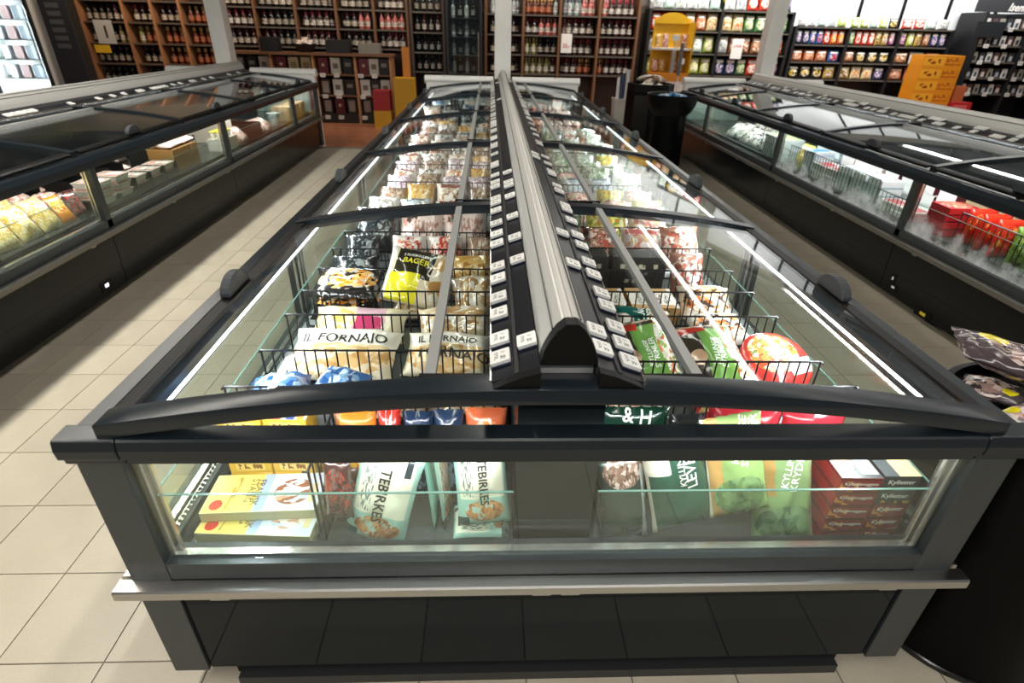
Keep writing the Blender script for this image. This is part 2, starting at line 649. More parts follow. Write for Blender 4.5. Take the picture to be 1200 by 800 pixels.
for j in range(-12, 40):
    for i in range(-30, 38):
        x, y = TX0 + i * T, TY0 + j * T
        if y + T > 7.74:
            continue
        near = (-2.75 < x + T / 2 < -0.95 and -0.6 < y) or (-2.75 < x + T / 2 < 2.6 and -0.95 < y < -0.04) or (1.0 < x + T / 2 < 1.5 and y < 0.6 and y > -0.6) or (1.0 < x + T / 2 < 2.5 and 0.5 < y < 2.9)
        if near and single < 298:
            link('tile', tile_me, floor, (x, y, 0))
            single += 1
        elif -9.9 < x < 10.2:
            rest.prism([(x + g, y + g), (x + T - g, y + g), (x + T - g, y + T - g), (x + g, y + T - g)], -0.02, 0.0, 'z')
o = part('tiles', rest, TILE, floor)
o['kind'] = 'stuff'

PLANK = M('oak_plank', '#a5694a', 0.34, 0.0, 0.4, var=0.28, vscale=5, stretch=(0.5, 8, 1))
pl_me = MB().box(0.001, 1.199, 0.001, 0.149, -0.02, 0.0).mesh('plank', PLANK)
k = 0
for j in range(17):
    y = 7.74 + j * 0.15
    for i in range(-4, 4):
        x = -0.9 + i * 1.2 + (0.4 * j) % 1.2
        if -4.2 < x < 2.0:
            link('plank', pl_me, floor, (x, y, 0))
rest = MB()
for j in range(17):
    y = 7.74 + j * 0.15
    for a, bb in ((-9.9, -4.6), (3.3, 10.3)):
        rest.box(a, bb, y + 0.001, y + 0.149, -0.02, 0.0)
o = part('planks', rest, PLANK, floor)
o['kind'] = 'stuff'

WALLD = M('wall_grey', '#55524d', 0.8, var=0.05)
struct('wall_back', MB().box(-10, 10.5, 10.75, 10.95, 0, CEIL), M('wall_back_paint', '#6b655c', 0.8, var=0.05))
struct('wall_left', MB().box(-10.2, -10, -3.5, 10.95, 0, CEIL), WALLD)
struct('wall_right', MB().box(10.5, 10.7, -3.5, 10.95, 0, CEIL), WALLD)
struct('ceiling', MB().box(-10, 10.5, -3.5, 10.95, CEIL, CEIL + 0.1), M('ceiling_dark', '#3a3a39', 0.85, var=0.06))
# bright panelled wall band over the snack shelves, with dark joints
struct('trim_1', MB().box(2.7, 10.4, 10.66, 10.748, 1.30, 3.2), M('white_wall_panel', '#e9eef0', 0.5, var=0.02))
mb = MB()
for x in (4.35, 6.55, 7.35, 8.2, 9.1):
    mb.box(x - 0.025, x + 0.025, 10.63, 10.66, 1.4, 3.2)
struct('trim_2', mb, BLACK)

for n, (x, y) in enumerate(((-3.80, 7.72), (0.0, 7.14), (3.80, 7.80))):
    cm = MB()
    cm.box(x - 0.105, x + 0.105, y, y + 0.21, 0, CEIL)
    pc = part('pillar', cm, WHITE, None, bevel=0.008)
    tag(pc, ['white square pillar behind the cabinet with packed meat', 'white square pillar at the far end of the middle freezer',
             'white square pillar behind the far end of the right freezer'][n], 'pillar')
    pc['kind'] = 'structure'

LAMPH = M('lamp_housing', '#d9d9d6', 0.4)
def strip_lamp(x0, x1, y0, y1, label):
    r = empty('ceiling_lamp', ((x0 + x1) / 2, (y0 + y1) / 2, 3.24), label, 'lamp')
    hx, hy = (x1 - x0) / 2, (y1 - y0) / 2
    part('housing', MB().box(-hx, hx, -hy, hy, 0.012, 0.07), LAMPH, r)
    part('diffuser', MB().box(-hx * 0.82, hx * 0.82, -hy + 0.01, hy - 0.01, 0.0, 0.012), emit_mat('lamp_diffuser', '#fff8ea', 3.0), r)
    for t in (-0.8, 0.8):
        if hy > hx:
            part('hanger', MB().tube((0, hy * t, 0.07), (0, hy * t, CEIL - 3.24), 0.004), STEEL, r)
        else:
            part('hanger', MB().tube((hx * t, 0, 0.07), (hx * t, 0, CEIL - 3.24), 0.004), STEEL, r)
strip_lamp(LAMP_X[0] - 0.08, LAMP_X[0] + 0.08, -2.1, 5.0, 'long white strip lamp over the meat cabinet')
strip_lamp(LAMP_X[1] - 0.08, LAMP_X[1] + 0.08, -2.1, 7.0, 'long white strip lamp over the middle freezer')
strip_lamp(LAMP_X[2] - 0.08, LAMP_X[2] + 0.08, -2.1, 9.9, 'long white strip lamp over the right freezer')
strip_lamp(-1.95, 2.55, -2.68, -2.52, 'white strip lamp running crosswise behind the viewer')
strip_lamp(6.92, 7.08, 0.7, 9.7, 'long white strip lamp over the far right aisle')
for q, (x0, x1) in enumerate(((-7.1, -5.0), (-4.9, -1.0), (-0.9, 2.45), (2.65, 5.2), (5.3, 8.2), (8.4, 10.2))):  # bars made up to carry the added shelf fill lights
    w_ = empty('added_fill_bar', ((x0 + x1) / 2, 9.25, 2.99), 'added dark fill-light bar aimed at the back shelves, %s from the left' % ORD[q], 'lamp')
    h_ = (x1 - x0) / 2
    part('housing', MB().box(-h_, h_, -0.05, 0.0, 0.0, 0.12), BLACK, w_)
    part('hood', MB().box(-h_, h_, -0.05, 0.11, 0.12, 0.13), BLACK, w_)
    for t_ in (-0.7, 0.7):
        part('hanger', MB().tube((h_ * t_, 0, 0.13), (h_ * t_, 0, CEIL - 2.99), 0.006), STEEL, w_)

# ------------------------------------------------------------------ island freezers
ZT = 0.87


def lid_z(x):
    return 0.970 - 0.086 * (x / 0.94) ** 2


def arch_pts(x0, x1, n=18, up=0.016, dn=0.016):
    xs = [x0 + (x1 - x0) * i / n for i in range(n + 1)]
    return [(x, lid_z(x) + up) for x in xs] + [(x, lid_z(x) - dn) for x in reversed(xs)]


def rail_profile(s):
    """top frame rail along a long side; s = side"""
    p = [(1.004, 0.800), (1.006, 0.818), (1.020, 0.822), (1.022, 0.846), (1.000, ZT), (0.962, ZT), (0.958, 0.858), (0.945, 0.858), (0.943, 0.864),
         (0.930, 0.864), (0.915, 0.840), (0.915, 0.800)]
    return [(s * a, b) for a, b in p]


def build_freezer(label, xc, L, bounds, mull, deck_mat=None, rime=(), led=True, deck=0.60, deck_from=0.378, sides=(-1, 1), detail_side=None, led_power=10.0):
    r = empty('island_freezer', (xc, 0.0, 0.0), label, 'freezer')
    part('plinth', MB().box(-0.86, 0.86, 0.05, L - 0.05, 0.0, 0.061), BLACK, r)
    part('plinth_strip', MB().box(-0.84, 0.84, 0.012, 0.05, 0.0, 0.035), M('kick_strip', '#2a2c2d', 0.35), r)
    for s in (-1, 1):
        # long side: base panels, one per module
        ys = [0.09] + [y for y in mull if 0.3 < y < L - 0.3] + [L - 0.09]
        for a, b in zip(ys[:-1], ys[1:]):
            part('base_panel', MB().box(s * 0.955, s * 0.985, a + 0.003, b - 0.003, 0.215, 0.41), PANEL_SIDE, r)
            part('kick_panel', MB().box(s * 0.955, s * 0.980, a + 0.003, b - 0.003, 0.063, 0.211), PANEL_SIDE, r)
            # glazing
            pane = part('side_window', MB().box(s * 0.974, s * 0.980, a + 0.022, b - 0.022, 0.489, 0.797), FROST if any(a < t < b for t in rime) else GLASS, r)
            tr = MB()
            for yy in (a + 0.027, b - 0.027):
                tr.box(s * 0.962, s * 0.972, yy - 0.006, yy + 0.006, 0.492, 0.797)
                tr.box(s * 0.945, s * 0.952, yy - 0.004, yy + 0.004, 0.492, 0.797)
            tr.box(s * 0.955, s * 0.972, a + 0.03, b - 0.03, 0.486, 0.4945)
            tr.box(s * 0.935, s * 0.948, a + 0.03, b - 0.03, 0.483, 0.489)
            part('window_trim', tr, TRIM, pane)
            vs = MB()
            nsl = int((b - a - 0.08) / 0.016)
            for q in range(nsl):
                vs.cbox(s * 0.9405, a + 0.045 + q * 0.016, 0.4905, 0.007, 0.007, 0.003)
            part('vent_slots', vs, BLACK, pane)
        for y in mull:
            if 0.3 < y < L - 0.3:
                part('mullion', MB().box(s * 0.955, s * 1.0, y - 0.026, y + 0.026, 0.44, 0.802), POST, r, bevel=0.002)
        part('sill_rail', MB().box(s * 0.925, s * 1.0, 0.10, L - 0.10, 0.436, 0.486), POST, r)
        bp = part('bumper_rail', MB().prism([(s * 0.999, 0.402), (s * 1.034, 0.402), (s * 1.036, 0.406), (s * 1.036, 0.430), (s * 1.032, 0.434), (s * 0.999, 0.434)], 0.032, L - 0.02), STEEL if detail_side is None else M('bumper_satin', '#7f7c76', 0.4, 0.7), r)
        br = MB()
        y = 0.4
        while y < L - 0.3:
            br.box(s * 1.004, s * 1.030, y, y + 0.035, 0.394, 0.402)
            y += 0.975
        part('bracket', br, STEEL, bp)
        part('top_rail', MB().prism(rail_profile(s), 0.052, L - 0.052), FRAME, r)
        if led:
            part('led_strip', MB().tube((s * 0.885, 0.12, 0.842), (s * 0.885, L - 0.14, 0.842), 0.0045, 8), LED, r)
            area_light('led_light', (s * 0.872, L / 2, 0.838), 0.02, L - 0.3, led_power, (0.95, 0.98, 1.0), (0, s * math.radians(38), 0), r)
        ig = part('inner_glass', MB().box(s * 0.917, s * 0.922, 0.08, L - 0.08, 0.44, 0.652), GLASS, r)
        part('glass_edge', MB().box(s * 0.9165, s * 0.9225, 0.08, L - 0.08, 0.652, 0.6538), EDGE, ig)
    # ends
    for e in (0, 1):
        def Y(d):
            return d if e == 0 else L - d
        for s in (-1, 1):
            part('corner_post', MB().box(s * 0.912, s * 1.003, Y(0.018), Y(0.095), 0.0625, 0.801), POST, r, bevel=0.0025)
        part('end_panel', MB().box(-0.908, 0.908, Y(0.026), Y(0.055), 0.066, 0.41), PANEL, r)
        part('end_sill', MB().box(-0.912, 0.912, Y(0.020), Y(0.085), 0.436, 0.487), POST, r)
        w = part('end_window', MB().box(-0.905, 0.905, Y(0.034), Y(0.040), 0.489, 0.797), GLASS, r)
        tr = MB()
        for s in (-1, 1):
            tr.box(s * 0.898, s * 0.906, Y(0.043), Y(0.052), 0.49, 0.797)
            tr.box(s * 0.886, s * 0.891, Y(0.056), Y(0.064), 0.49, 0.797)
        tr.box(-0.9, 0.9, Y(0.042), Y(0.052), 0.486, 0.4955)
        tr.box(-0.89, 0.89, Y(0.056), Y(0.066), 0.485, 0.490)
        part('window_trim', tr, TRIM, w)
        bp = MB().prism([(Y(0.022), 0.402), (Y(-0.012), 0.402), (Y(-0.015), 0.406), (Y(-0.015), 0.429), (Y(-0.011), 0.433), (Y(0.022), 0.433)], -1.034, 1.034, 'x')
        bp = part('bumper_rail', bp, STEEL, r)
        br = MB()
        for x in (-0.82, -0.05, 0.02, 0.82):
            br.box(x, x + 0.045, Y(-0.008), Y(0.016), 0.393, 0.402)
        part('bracket', br, STEEL, bp)
        prof = [(Y(0.016), 0.800), (Y(0.014), 0.818), (Y(0.002), 0.822), (Y(0.0), 0.846), (Y(0.004), 0.866), (Y(0.008), ZT), (Y(0.052), ZT + 0.001), (Y(0.056), 0.862), (Y(0.056), 0.800)]
        part('top_rail', MB().prism(prof, -0.896, 0.896, 'x'), FRAME, r)
        for s in (-1, 1):
            prof2 = [(Y(0.0155), 0.800), (Y(0.0135), 0.818), (Y(0.0015), 0.822), (Y(-0.0005), 0.846), (Y(0.0035), 0.866), (Y(0.0075), ZT + 0.0006), (Y(0.056), ZT + 0.0016), (Y(0.0562), 0.800)]
            part('corner_cap', MB().prism(prof2, s * 0.899, s * 1.0215, 'x'), FRAME, r, bevel=0.003)
        if led and e == 0:
            part('led_strip', MB().tube((-0.86, 0.068, 0.806), (0.86, 0.068, 0.806), 0.0045, 8), LED, r)  # near-end strip and its light are added to brighten the front goods
            area_light('led_light', (0, 0.085, 0.800), 1.7, 0.015, led_power * 0.12, (0.95, 0.98, 1.0), (math.radians(28), 0, 0), r)
        part('arch_bar', MB().prism(arch_pts(-0.935, 0.935, 28, 0.016, 0.020), Y(0.012), Y(0.072)), FRAME, r, smooth=True, bevel=0.002)
        for s in (-1, 1):
            ig = part('inner_glass', MB().box(s * 0.10, s * 0.915, Y(0.075), Y(0.080), 0.44, 0.652), GLASS, r)
            part('glass_edge', MB().box(s * 0.10, s * 0.915, Y(0.0745), Y(0.0805), 0.652, 0.6538), EDGE, ig)
    # well
    lin = MB()
    lin.box(-0.915, 0.915, 0.09, L - 0.09, 0.420, 0.4395)
    part('liner', lin, LINER, r)
    part('centre_partition', MB().box(-0.095, 0.095, 0.09, L - 0.09, 0.44, 0.935), PARTITION, r)
    for s in (-1, 1):
        part('shelf_deck', MB().box(s * 0.10, s * (0.905 if deck < 0.55 else 0.86), deck_from, L - 0.15, deck - 0.02, deck), deck_mat or LINER, r)
        part('deck_riser', MB().box(s * 0.10, s * 0.86, deck_from, deck_from + 0.01, 0.44, deck - 0.02), PARTITION, r)
    # internal arches, lids
    for i, y in enumerate(bounds[1:-1]):
        for s in (-1, 1):
            a, b = (0.13, 0.935) if s > 0 else (-0.935, -0.13)
            part('arch_bar', MB().prism(arch_pts(a, b, 16, 0.013, 0.022), y - 0.026, y + 0.026), FRAME, r, smooth=True)
    for a, b in zip(bounds[:-1], bounds[1:]):
        for s in (-1, 1):
            n = 14
            xs = [0.275 + (0.925 - 0.275) * k / n for k in range(n + 1)]
            pts = [(s * x, lid_z(x) + 0.003) for x in xs] + [(s * x, lid_z(x) - 0.002) for x in reversed(xs)]
            lid = part('sliding_lid', MB().prism(pts, a + 0.05, b - 0.03), LIDGLASS, r, smooth=True)
            et = MB().prism([(s * 0.895, lid_z(0.895) - 0.004), (s * 0.895, lid_z(0.895) + 0.006), (s * 0.930, lid_z(0.93) + 0.009), (s * 0.942, lid_z(0.942) + 0.004), (s * 0.942, lid_z(0.942) - 0.010)], a + 0.05, b - 0.03)
            part('edge_trim', et, BLACK, lid)
            yc = (a + b) / 2
            hp = [(yc + 0.075 * math.cos(t), 0.898 + 0.052 * math.sin(t)) for t in [PI * q / 12 for q in range(13)]]
            hm = MB().prism(hp, s * 0.905, s * 0.935, 'x')
            part('handle', hm, RUBBER, lid, bevel=0.004)
            part('bar', MB().prism([(s * 0.268, lid_z(0.27) - 0.006), (s * 0.268, lid_z(0.27) + 0.012), (s * 0.292, lid_z(0.29) + 0.010), (s * 0.292, lid_z(0.29) - 0.006)], a + 0.05, b - 0.02), BARGREY, lid)
            pts = [(s * x, lid_z(x) - 0.001) for x in (0.14, 0.2, 0.268)] + [(s * x, lid_z(x) - 0.006) for x in (0.268, 0.2, 0.14)]
            part('fixed_pane', MB().prism(pts, a + 0.04, b - 0.03), LIDGLASS, r)
            part('pane_foot', MB().box(s * 0.14, s * 0.30, a + 0.052, a + 0.066, lid_z(0.2) + 0.003, lid_z(0.2) + 0.011), BLACK, r)
    # ridge: aluminium cover, black nose, price rails
    half = [(0.055, 0.985), (0.055, 1.020), (0.050, 1.045), (0.040, 1.072), (0.028, 1.094), (0.017, 1.108), (0.0125, 1.109), (0.0115, 1.1125), (0.004, 1.115)]
    prof = half + [(0.003, 1.108), (-0.003, 1.108)] + [(-a, b) for a, b in reversed(half)]
    part('ridge_cover', MB().prism(prof, 0.075, L + 0.02), ALU, r)
    gr = MB()
    for x, z in ((0.021, 1.105), (0.0335, 1.0855), (-0.0335, 1.0855)):
        gr.cbox(x, L / 2 + 0.05, z, 0.003, L - 0.06, 0.004)
    part('ridge_seam', gr, M('seam_dark', '#4a4a49', 0.5), r)
    nose = [(s_ * a_, b_) for s_, q_ in ((-1, 1), (1, -1)) for a_, b_ in [(0.058, 1.021), (0.057, 1.032), (0.051, 1.054), (0.040, 1.078), (0.027, 1.099), (0.012, 1.113)][::q_]]
    for e in (0, 1):
        y0, y1 = (0.045, 0.078) if e == 0 else (L + 0.02, L + 0.05)
        part('ridge_cap', MB().prism(nose, y0, y1), BLACK, r, bevel=0.003)
    part('ridge_base', MB().box(-0.054, 0.054, 0.10, L, 0.940, 0.985), PARTITION, r)
    part('ridge_foot', MB().box(-0.056, 0.056, 0.05, 0.075, 0.972, 0.985), BLACK, r)
    for s in (-1, 1):
        pr = part('price_rail', MB().prism([(s * 0.152, 0.976), (s * 0.152, 0.986), (s * 0.058, 1.021), (s * 0.058, 0.980)], 0.04, L), NAVY, r)
        part('rail_edge', MB().prism([(s * 0.1515, 0.984), (s * 0.153, 0.990), (s * 0.156, 0.990), (s * 0.156, 0.976), (s * 0.1525, 0.976)], 0.04, L), TRIM, pr)
        part('rail_rib', MB().prism([(s * 0.1075, 1.0024), (s * 0.1065, 1.0066), (s * 0.099, 1.0096), (s * 0.098, 1.0060)], 0.04, L), M('rib_grey', '#2a2a2c', 0.5), pr)
        cap = [(s * 0.158, 0.972), (s * 0.158, 0.980), (s * 0.125, 0.997), (s * 0.09, 1.012), (s * 0.0575, 1.022), (s * 0.0575, 0.972)]
        part('rail_cap', MB().prism(cap, 0.018, 0.04), BLACK, pr)
    # white end housing seen behind the far arch
    hs = [(L + 0.002 + 0.062 + 0.06 * math.cos(t), 0.985 + 0.05 * math.sin(t)) for t in [2 * PI * q / 16 for q in range(16)]]
    eh = MB()
    for s in (-1, 1):
        a, b = (0.12, 1.0) if s > 0 else (-1.0, -0.12)
        eh.prism(hs, a, b, 'x')
        eh.box(s * 0.12, s * 0.98, L + 0.012, L + 0.10, 0.02, 0.95)
    part('end_housing', eh, WHITEG, r, smooth=True)
    return r


MB_BOUNDS = [0.02, 1.34, 2.73, 4.12, 5.51, 6.93]
SB_BOUNDS = [0.02, 1.27, 2.60, 3.93, 5.27, 6.55, 7.55]
F_MID = build_freezer('large double island freezer in the middle with a glass end facing the viewer', 0.0, 6.97, MB_BOUNDS, [1.34, 2.73, 4.12, 5.51], led_power=42)
F_LEFT = build_freezer('double glass-lidded chill cabinet of pasta and meat along the left aisle', -3.55, 7.6, SB_BOUNDS, [0.65, 2.62, 4.52, 6.53], detail_side=1, deck_mat=PARTITION, deck=0.505, deck_from=0.12, led_power=26)
F_RIGHT = build_freezer('double glass-lidded freezer of boxed food along the right aisle, panes rimed with frost', 3.56, 7.6, SB_BOUNDS, [0.65, 2.62, 4.53, 6.53], rime=(1.5, 3.5), detail_side=-1, deck=0.505, deck_from=0.12, led_power=26)

# ------------------------------------------------------------------ goods: bag, box, tray builders
_cache = {}


def bag_z(seed, w, h, t):
    def f(x, y):
        u, v = max(-1, min(1, x / (w / 2))), max(-1, min(1, y / (h / 2)))
        base = max(0.0, 1 - abs(u) ** 2.4) ** 0.55 * max(0.0, 1 - abs(v) ** 2.2) ** 0.5
        wr = noise.noise(Vector((u * 1.7 + seed * 3.1, v * 1.9, seed * 7.7))) * 0.45 + noise.noise(Vector((u * 5 + seed, v * 5, seed * 2.3))) * 0.20
        return t / 2 * base * (1 + wr)
    return f


def bag_mesh(seed, w, h, t, n=10, m=12):
    """closed pillow bag lying on its back: x width, y height (print upright), +z the printed face; flat crimped seams"""
    key = ('bag', seed, round(w, 3), round(h, 3), round(t, 3), n)
    if key in _cache:
        return _cache[key]
    f = bag_z(seed, w, h, t)
    vs, fs = [], []
    def V(i, j, s):
        u, v = -1 + 2 * i / n, -1 + 2 * j / m
        vv = v
        y = v * h / 2
        pinch = 1 - 0.07 * (1 - abs(v) ** 3) + 0.02 * noise.noise(Vector((v * 3, seed, u)))
        x = u * w / 2 * pinch
        z = f(u * w / 2 * 0.999, y * 0.94) * s
        if abs(v) > 0.99:
            z = 0.004 * math.sin(i * 2.1 + seed) + 0.0008 * s
        if i in (0, n):
            z = 0.0008 * s
        return (x, y, z)
    for s in (1, -1):
        for j in range(m + 1):
            for i in range(n + 1):
                vs.append(V(i, j, s))
    N = (n + 1) * (m + 1)
    for j in range(m):
        for i in range(n):
            a = j * (n + 1) + i
            fs.append((a, a + 1, a + n + 2, a + n + 1))
            fs.append((N + a + n + 1, N + a + n + 2, N + a + 1, N + a))
    rim = [i for i in range(n + 1)] + [(j * (n + 1) + n) for j in range(1, m + 1)] + [m * (n + 1) + i for i in range(n - 1, -1, -1)] + [j * (n + 1) for j in range(m - 1, 0, -1)]
    for k in range(len(rim)):
        a, b = rim[k], rim[(k + 1) % len(rim)]
        fs.append((b, a, N + a, N + b))
    _cache[key] = (vs, fs)
    return _cache[key]


def bag_data(seed, w, h, t, mat, n=10, m=12):
    key = ('bagme', seed, round(w, 3), round(h, 3), round(t, 3), mat.name, n)
    if key not in _cache:
        vs, fs = bag_mesh(seed, w, h, t, n, m)
        me = bpy.data.meshes.new('bag')
        me.from_pydata(vs, [], fs)
        me.materials.append(mat)
        me.polygons.foreach_set('use_smooth', [True] * len(fs))
        _cache[key] = me
    return _cache[key]


def orient(tilt=0.0, yaw=0.0, spin=0.0):
    return Matrix.Rotation(math.radians(yaw), 4, 'Z') @ Matrix.Rotation(math.radians(tilt), 4, 'X') @ Matrix.Rotation(math.radians(spin), 4, 'Z')


def rest(o, x, y, z0, R):
    """put an object down at (x, y) so that its lowest point touches z0"""
    lo = min((R @ v.co).z for v in o.data.vertices)
    o.matrix_world = Matrix.Translation((x, y, z0 - lo + 0.0005)) @ R
    return o


PLACED = []
def world_tree(o, mw):
    return BVHTree.FromPolygons([mw @ v.co for v in o.data.vertices], [tuple(p.vertices) for p in o.data.polygons])


def remember(o, mw):
    cs = [mw @ Vector(q) for q in o.bound_box]
    PLACED.append(([min(q[i] for q in cs) for i in range(3)], [max(q[i] for q in cs) for i in range(3)], world_tree(o, mw)))


def settle(o, limit=0.20, step=0.006):
    """lift a soft pack until it lies on its neighbours instead of sinking into them"""
    mw = o.matrix_world.copy()
    cs = [mw @ Vector(q) for q in o.bound_box]
    lo = [min(q[i] for q in cs) for i in range(3)]
    hi = [max(q[i] for q in cs) for i in range(3)]
    near = [p for p in PLACED if all(p[0][i] <= hi[i] and p[1][i] >= lo[i] for i in (0, 1)) and p[1][2] >= lo[2] and p[0][2] <= hi[2] + limit]
    up = 0.0
    while near and up <= limit:
        m = Matrix.Translation((0, 0, up)) @ mw
        t = world_tree(o, m)
        if not any(t.overlap(p[2]) for p in near):
            mw = m
            break
        up += step
    o.matrix_world = mw
    remember(o, mw)


def bag(name, mat, size, x, y, z0, label, cat='bag', tilt=0, yaw=0, spin=0, seed=1, group=None, texts=(), n=10, m=12, lift=0.12):
    w, h, t = size
    if texts:
        n, m = max(n, 16), max(m, 18)
    o = link(name, bag_data(seed, w, h, t, mat, n, m))
    tag(o, label, cat, group)
    rest(o, x, y, z0, orient(tilt, yaw, spin))
    settle(o, lift)
    tree = BVHTree.FromPolygons([v.co.copy() for v in o.data.vertices], [tuple(p.vertices) for p in o.data.polygons]) if texts else None

    def on_film(a, b_):
        hit = tree.ray_cast(Vector((a, b_, 1.0)), Vector((0, 0, -1)))
        return hit[0].z if hit[0] else 0.0
    for (s, tx, ty, sz, rot, tm) in texts:
        mtx = Matrix.Translation((tx * w / 2, ty * h / 2, 0)) @ Matrix.Rotation(math.radians(rot), 4, 'Z')
        lettering(s, sz, tm, o, mtx, on_film, bold=sz * 0.015)
    return o


def box_data(w, d, h, mats, bevel=0.0015):
    if not isinstance(mats, (list, tuple)):
        mats = [mats]
    key = ('box', round(w, 4), round(d, 4), round(h, 4), tuple(m.name for m in mats))
    if key not in _cache:
        mb = MB()
        mb.box(-w / 2, w / 2, -d / 2, d / 2, 0, h)
        if len(mats) > 1:
            mb.mi[1] = 1
        _cache[key] = mb.mesh('carton', mats, False, bevel)
    return _cache[key]


def carton(name, mats, size, x, y, z0, label, cat='box', yaw=0, group=None, texts=()):
    """texts: (string, face 'front'|'top', fx, fy, size, rot, material)"""
    w, d, h = size
    o = link(name, box_data(w, d, h, mats))
    tag(o, label, cat, group)
    o.matrix_world = Matrix.Translation((x, y, z0 + 0.0004)) @ Matrix.Rotation(math.radians(yaw), 4, 'Z')
    remember(o, o.matrix_world.copy())
    for (s, face, fx, fy, sz, rot, tm) in texts:
        rz = Matrix.Rotation(math.radians(rot), 4, 'Z')
        if face == 'front':
            mtx = Matrix.Translation((fx * w / 2, -d / 2 - 0.0006, h / 2 + fy * h / 2)) @ Matrix.Rotation(PI / 2, 4, 'X') @ rz
        else:
            mtx = Matrix.Translation((fx * w / 2, fy * d / 2, h + 0.0006)) @ rz
        lettering(s, sz, tm, o, mtx, bold=sz * 0.012)
    return o


def wire_divider(x0, x1, y, z0, z1, label, axis='x', pitch=0.031):
    """welded wire panel: top, middle and bottom bar with upright wires"""
    key = ('wire', round(x1 - x0, 3), round(z1 - z0, 3), pitch)
    if key not in _cache:
        mb = MB()
        w, h = x1 - x0, z1 - z0
        r = 0.0029
        for z in (r * 1.3, h - r):
            mb.tube((-w / 2, 0, z), (w / 2, 0, z), r * 1.25, 6)
        n = max(2, round(w / pitch))
        for i in range(n + 1):
            x = -w / 2 + w * i / n
            mb.tube((x, 0.002, 0), (x, 0.002, h - 0.0005), r * (1.2 if i in (0, n) else 0.9), 5)
        for s in (-1, 1):
            mb.tube((s * w / 2, 0, h - r), (s * w / 2, -0.012, h - r), r, 5)
        _cache[key] = mb.mesh('wire_divider', WIRE)
    o = link('wire_divider', _cache[key])
    tag(o, label, 'divider')
    if axis == 'x':
        o.location = ((x0 + x1) / 2, y, z0 + 0.0005)
    else:
        o.location = (y, (x0 + x1) / 2, z0 + 0.0005)
        o.rotation_euler = (0, 0, -PI / 2)
    return o


# ------------------------------------------------------------------ packaging prints
P = {}
TXT_BROWN = M('print_brown_ink', '#5c4a2c', 0.5)
P['flatbox_top'] = PK('print_cookie_box_top', '#d3dbe6', [
    ('rect', 0.23, 0.5, 0.235, 0.52, '#ecd670'), ('rect', 0.485, 0.5, 0.045, 0.52, '#a3b9d9'), ('foodrect', 0.75, 0.5, 0.17, 0.34, ['#e9ddd6', '#d0a488', '#efe9e4', '#94583f'], '#c3cfe0', 5.0),
    ('rect', 0.93, 0.45, 0.03, 0.25, '#e2cfa0'), ('disc', 0.11, 0.20, 0.055, 0.13, '#d8392c'), ('text', 0.225, 0.5, 0.035, 0.42, '#b49a4a', 60, 3)], 0.22, 0.0)
P['flatbox_side'] = M('print_cookie_box_side', '#d9d2a6', 0.4)
P['yellowbox'] = PK('print_yellow_box', '#f0c24a', [('rect_z', 0.5, 0.5, 0.34, 0.30, '#f7dd86'), ('text_z', 0.5, 0.5, 0.28, 0.2, '#8d5b26', 14, 3), ('rect', 0.5, 0.5, 0.3, 0.35, '#c98f45')], 0.3, 0.0)
P['stripebox'] = PK('print_striped_box', '#efe7df', [('rect', 0.3, 0.5, 0.12, 0.52, '#c9402e'), ('rect', 0.62, 0.5, 0.10, 0.52, '#31549b'), ('rect', 0.85, 0.5, 0.08, 0.52, '#e99a3c')], 0.3, 0.0)
P['tebirkes'] = PK('print_teal_roll_bag', '#a9d3c4', [('rect', 0.5, 0.66, 0.40, 0.31, '#f0ecd4'), ('food', 0.52, 0.2, 0.36, 0.13, ['#c98a4e', '#a9643a', '#d9a56c'], '#b6d6c6', 7.0), ('rect', 0.1, 0.05, 0.13, 0.08, '#2e4c4d'), ('rect', 0.8, 0.9, 0.05, 0.09, '#2b3840'), ('text', 0.25, 0.62, 0.09, 0.24, '#7d8a80', 40, 12)], 0.22, 0.45)
P['teal_plain'] = PK('print_teal_bag_back', '#8fc7b6', [('rect', 0.5, 0.6, 0.15, 0.3, '#d9ead9')], 0.2, 0.5)
P['orange_snack'] = PK('print_orange_snack_bag', '#e98a2e', [('food', 0.5, 0.6, 0.4, 0.3, ['#f2c14a', '#d9632a', '#f0e0b0'], '#f5a53c', 6.0), ('rect', 0.08, 0.5, 0.08, 0.5, '#8c5a35')], 0.25, 0.5)
P['redwhite_snack'] = PK('print_red_white_bag', '#c8362c', [('rect', 0.5, 0.6, 0.14, 0.5, '#f1e9e2'), ('text', 0.5, 0.6, 0.12, 0.4, '#c8362c', 8, 8)], 0.25, 0.5)
P['navy'] = PK('print_navy_bag', '#22344f', [('food', 0.5, 0.45, 0.4, 0.25, ['#5c7ea6', '#2a3f60', '#8fa9c6'], '#1f2e47', 6.0)], 0.2, 0.6)
P['orange_pink'] = PK('print_orange_pink_bag', '#d0673f', [('food', 0.5, 0.55, 0.42, 0.38, ['#e9b79c', '#e0873a', '#f1d9c8'], '#8d3a24', 5.0)], 0.25, 0.5)
P['dark_red'] = PK('print_dark_red_bag', '#4a2a26', [('food', 0.5, 0.5, 0.45, 0.4, ['#7d2f28', '#b34a35', '#3a3230'], '#6d6a66', 7.0)], 0.22, 0.6)
P['blue_bag'] = PK('print_blue_bag', '#4a78b8', [('food', 0.5, 0.5, 0.4, 0.38, ['#8db4de', '#c9dcee', '#335f9f'], '#5d8bc7', 3.0)], 0.18, 0.7)
P['fornaio'] = PK('print_beige_bread_bag', '#e6d9bd', [('food', 0.5, 0.40, 0.47, 0.40, ['#d8b27a', '#e2c596', '#c99a5e'], '#ead9b8', 3.0), ('rect', 0.5, 0.80, 0.5, 0.20, '#efe9dc')], 0.2, 0.6)
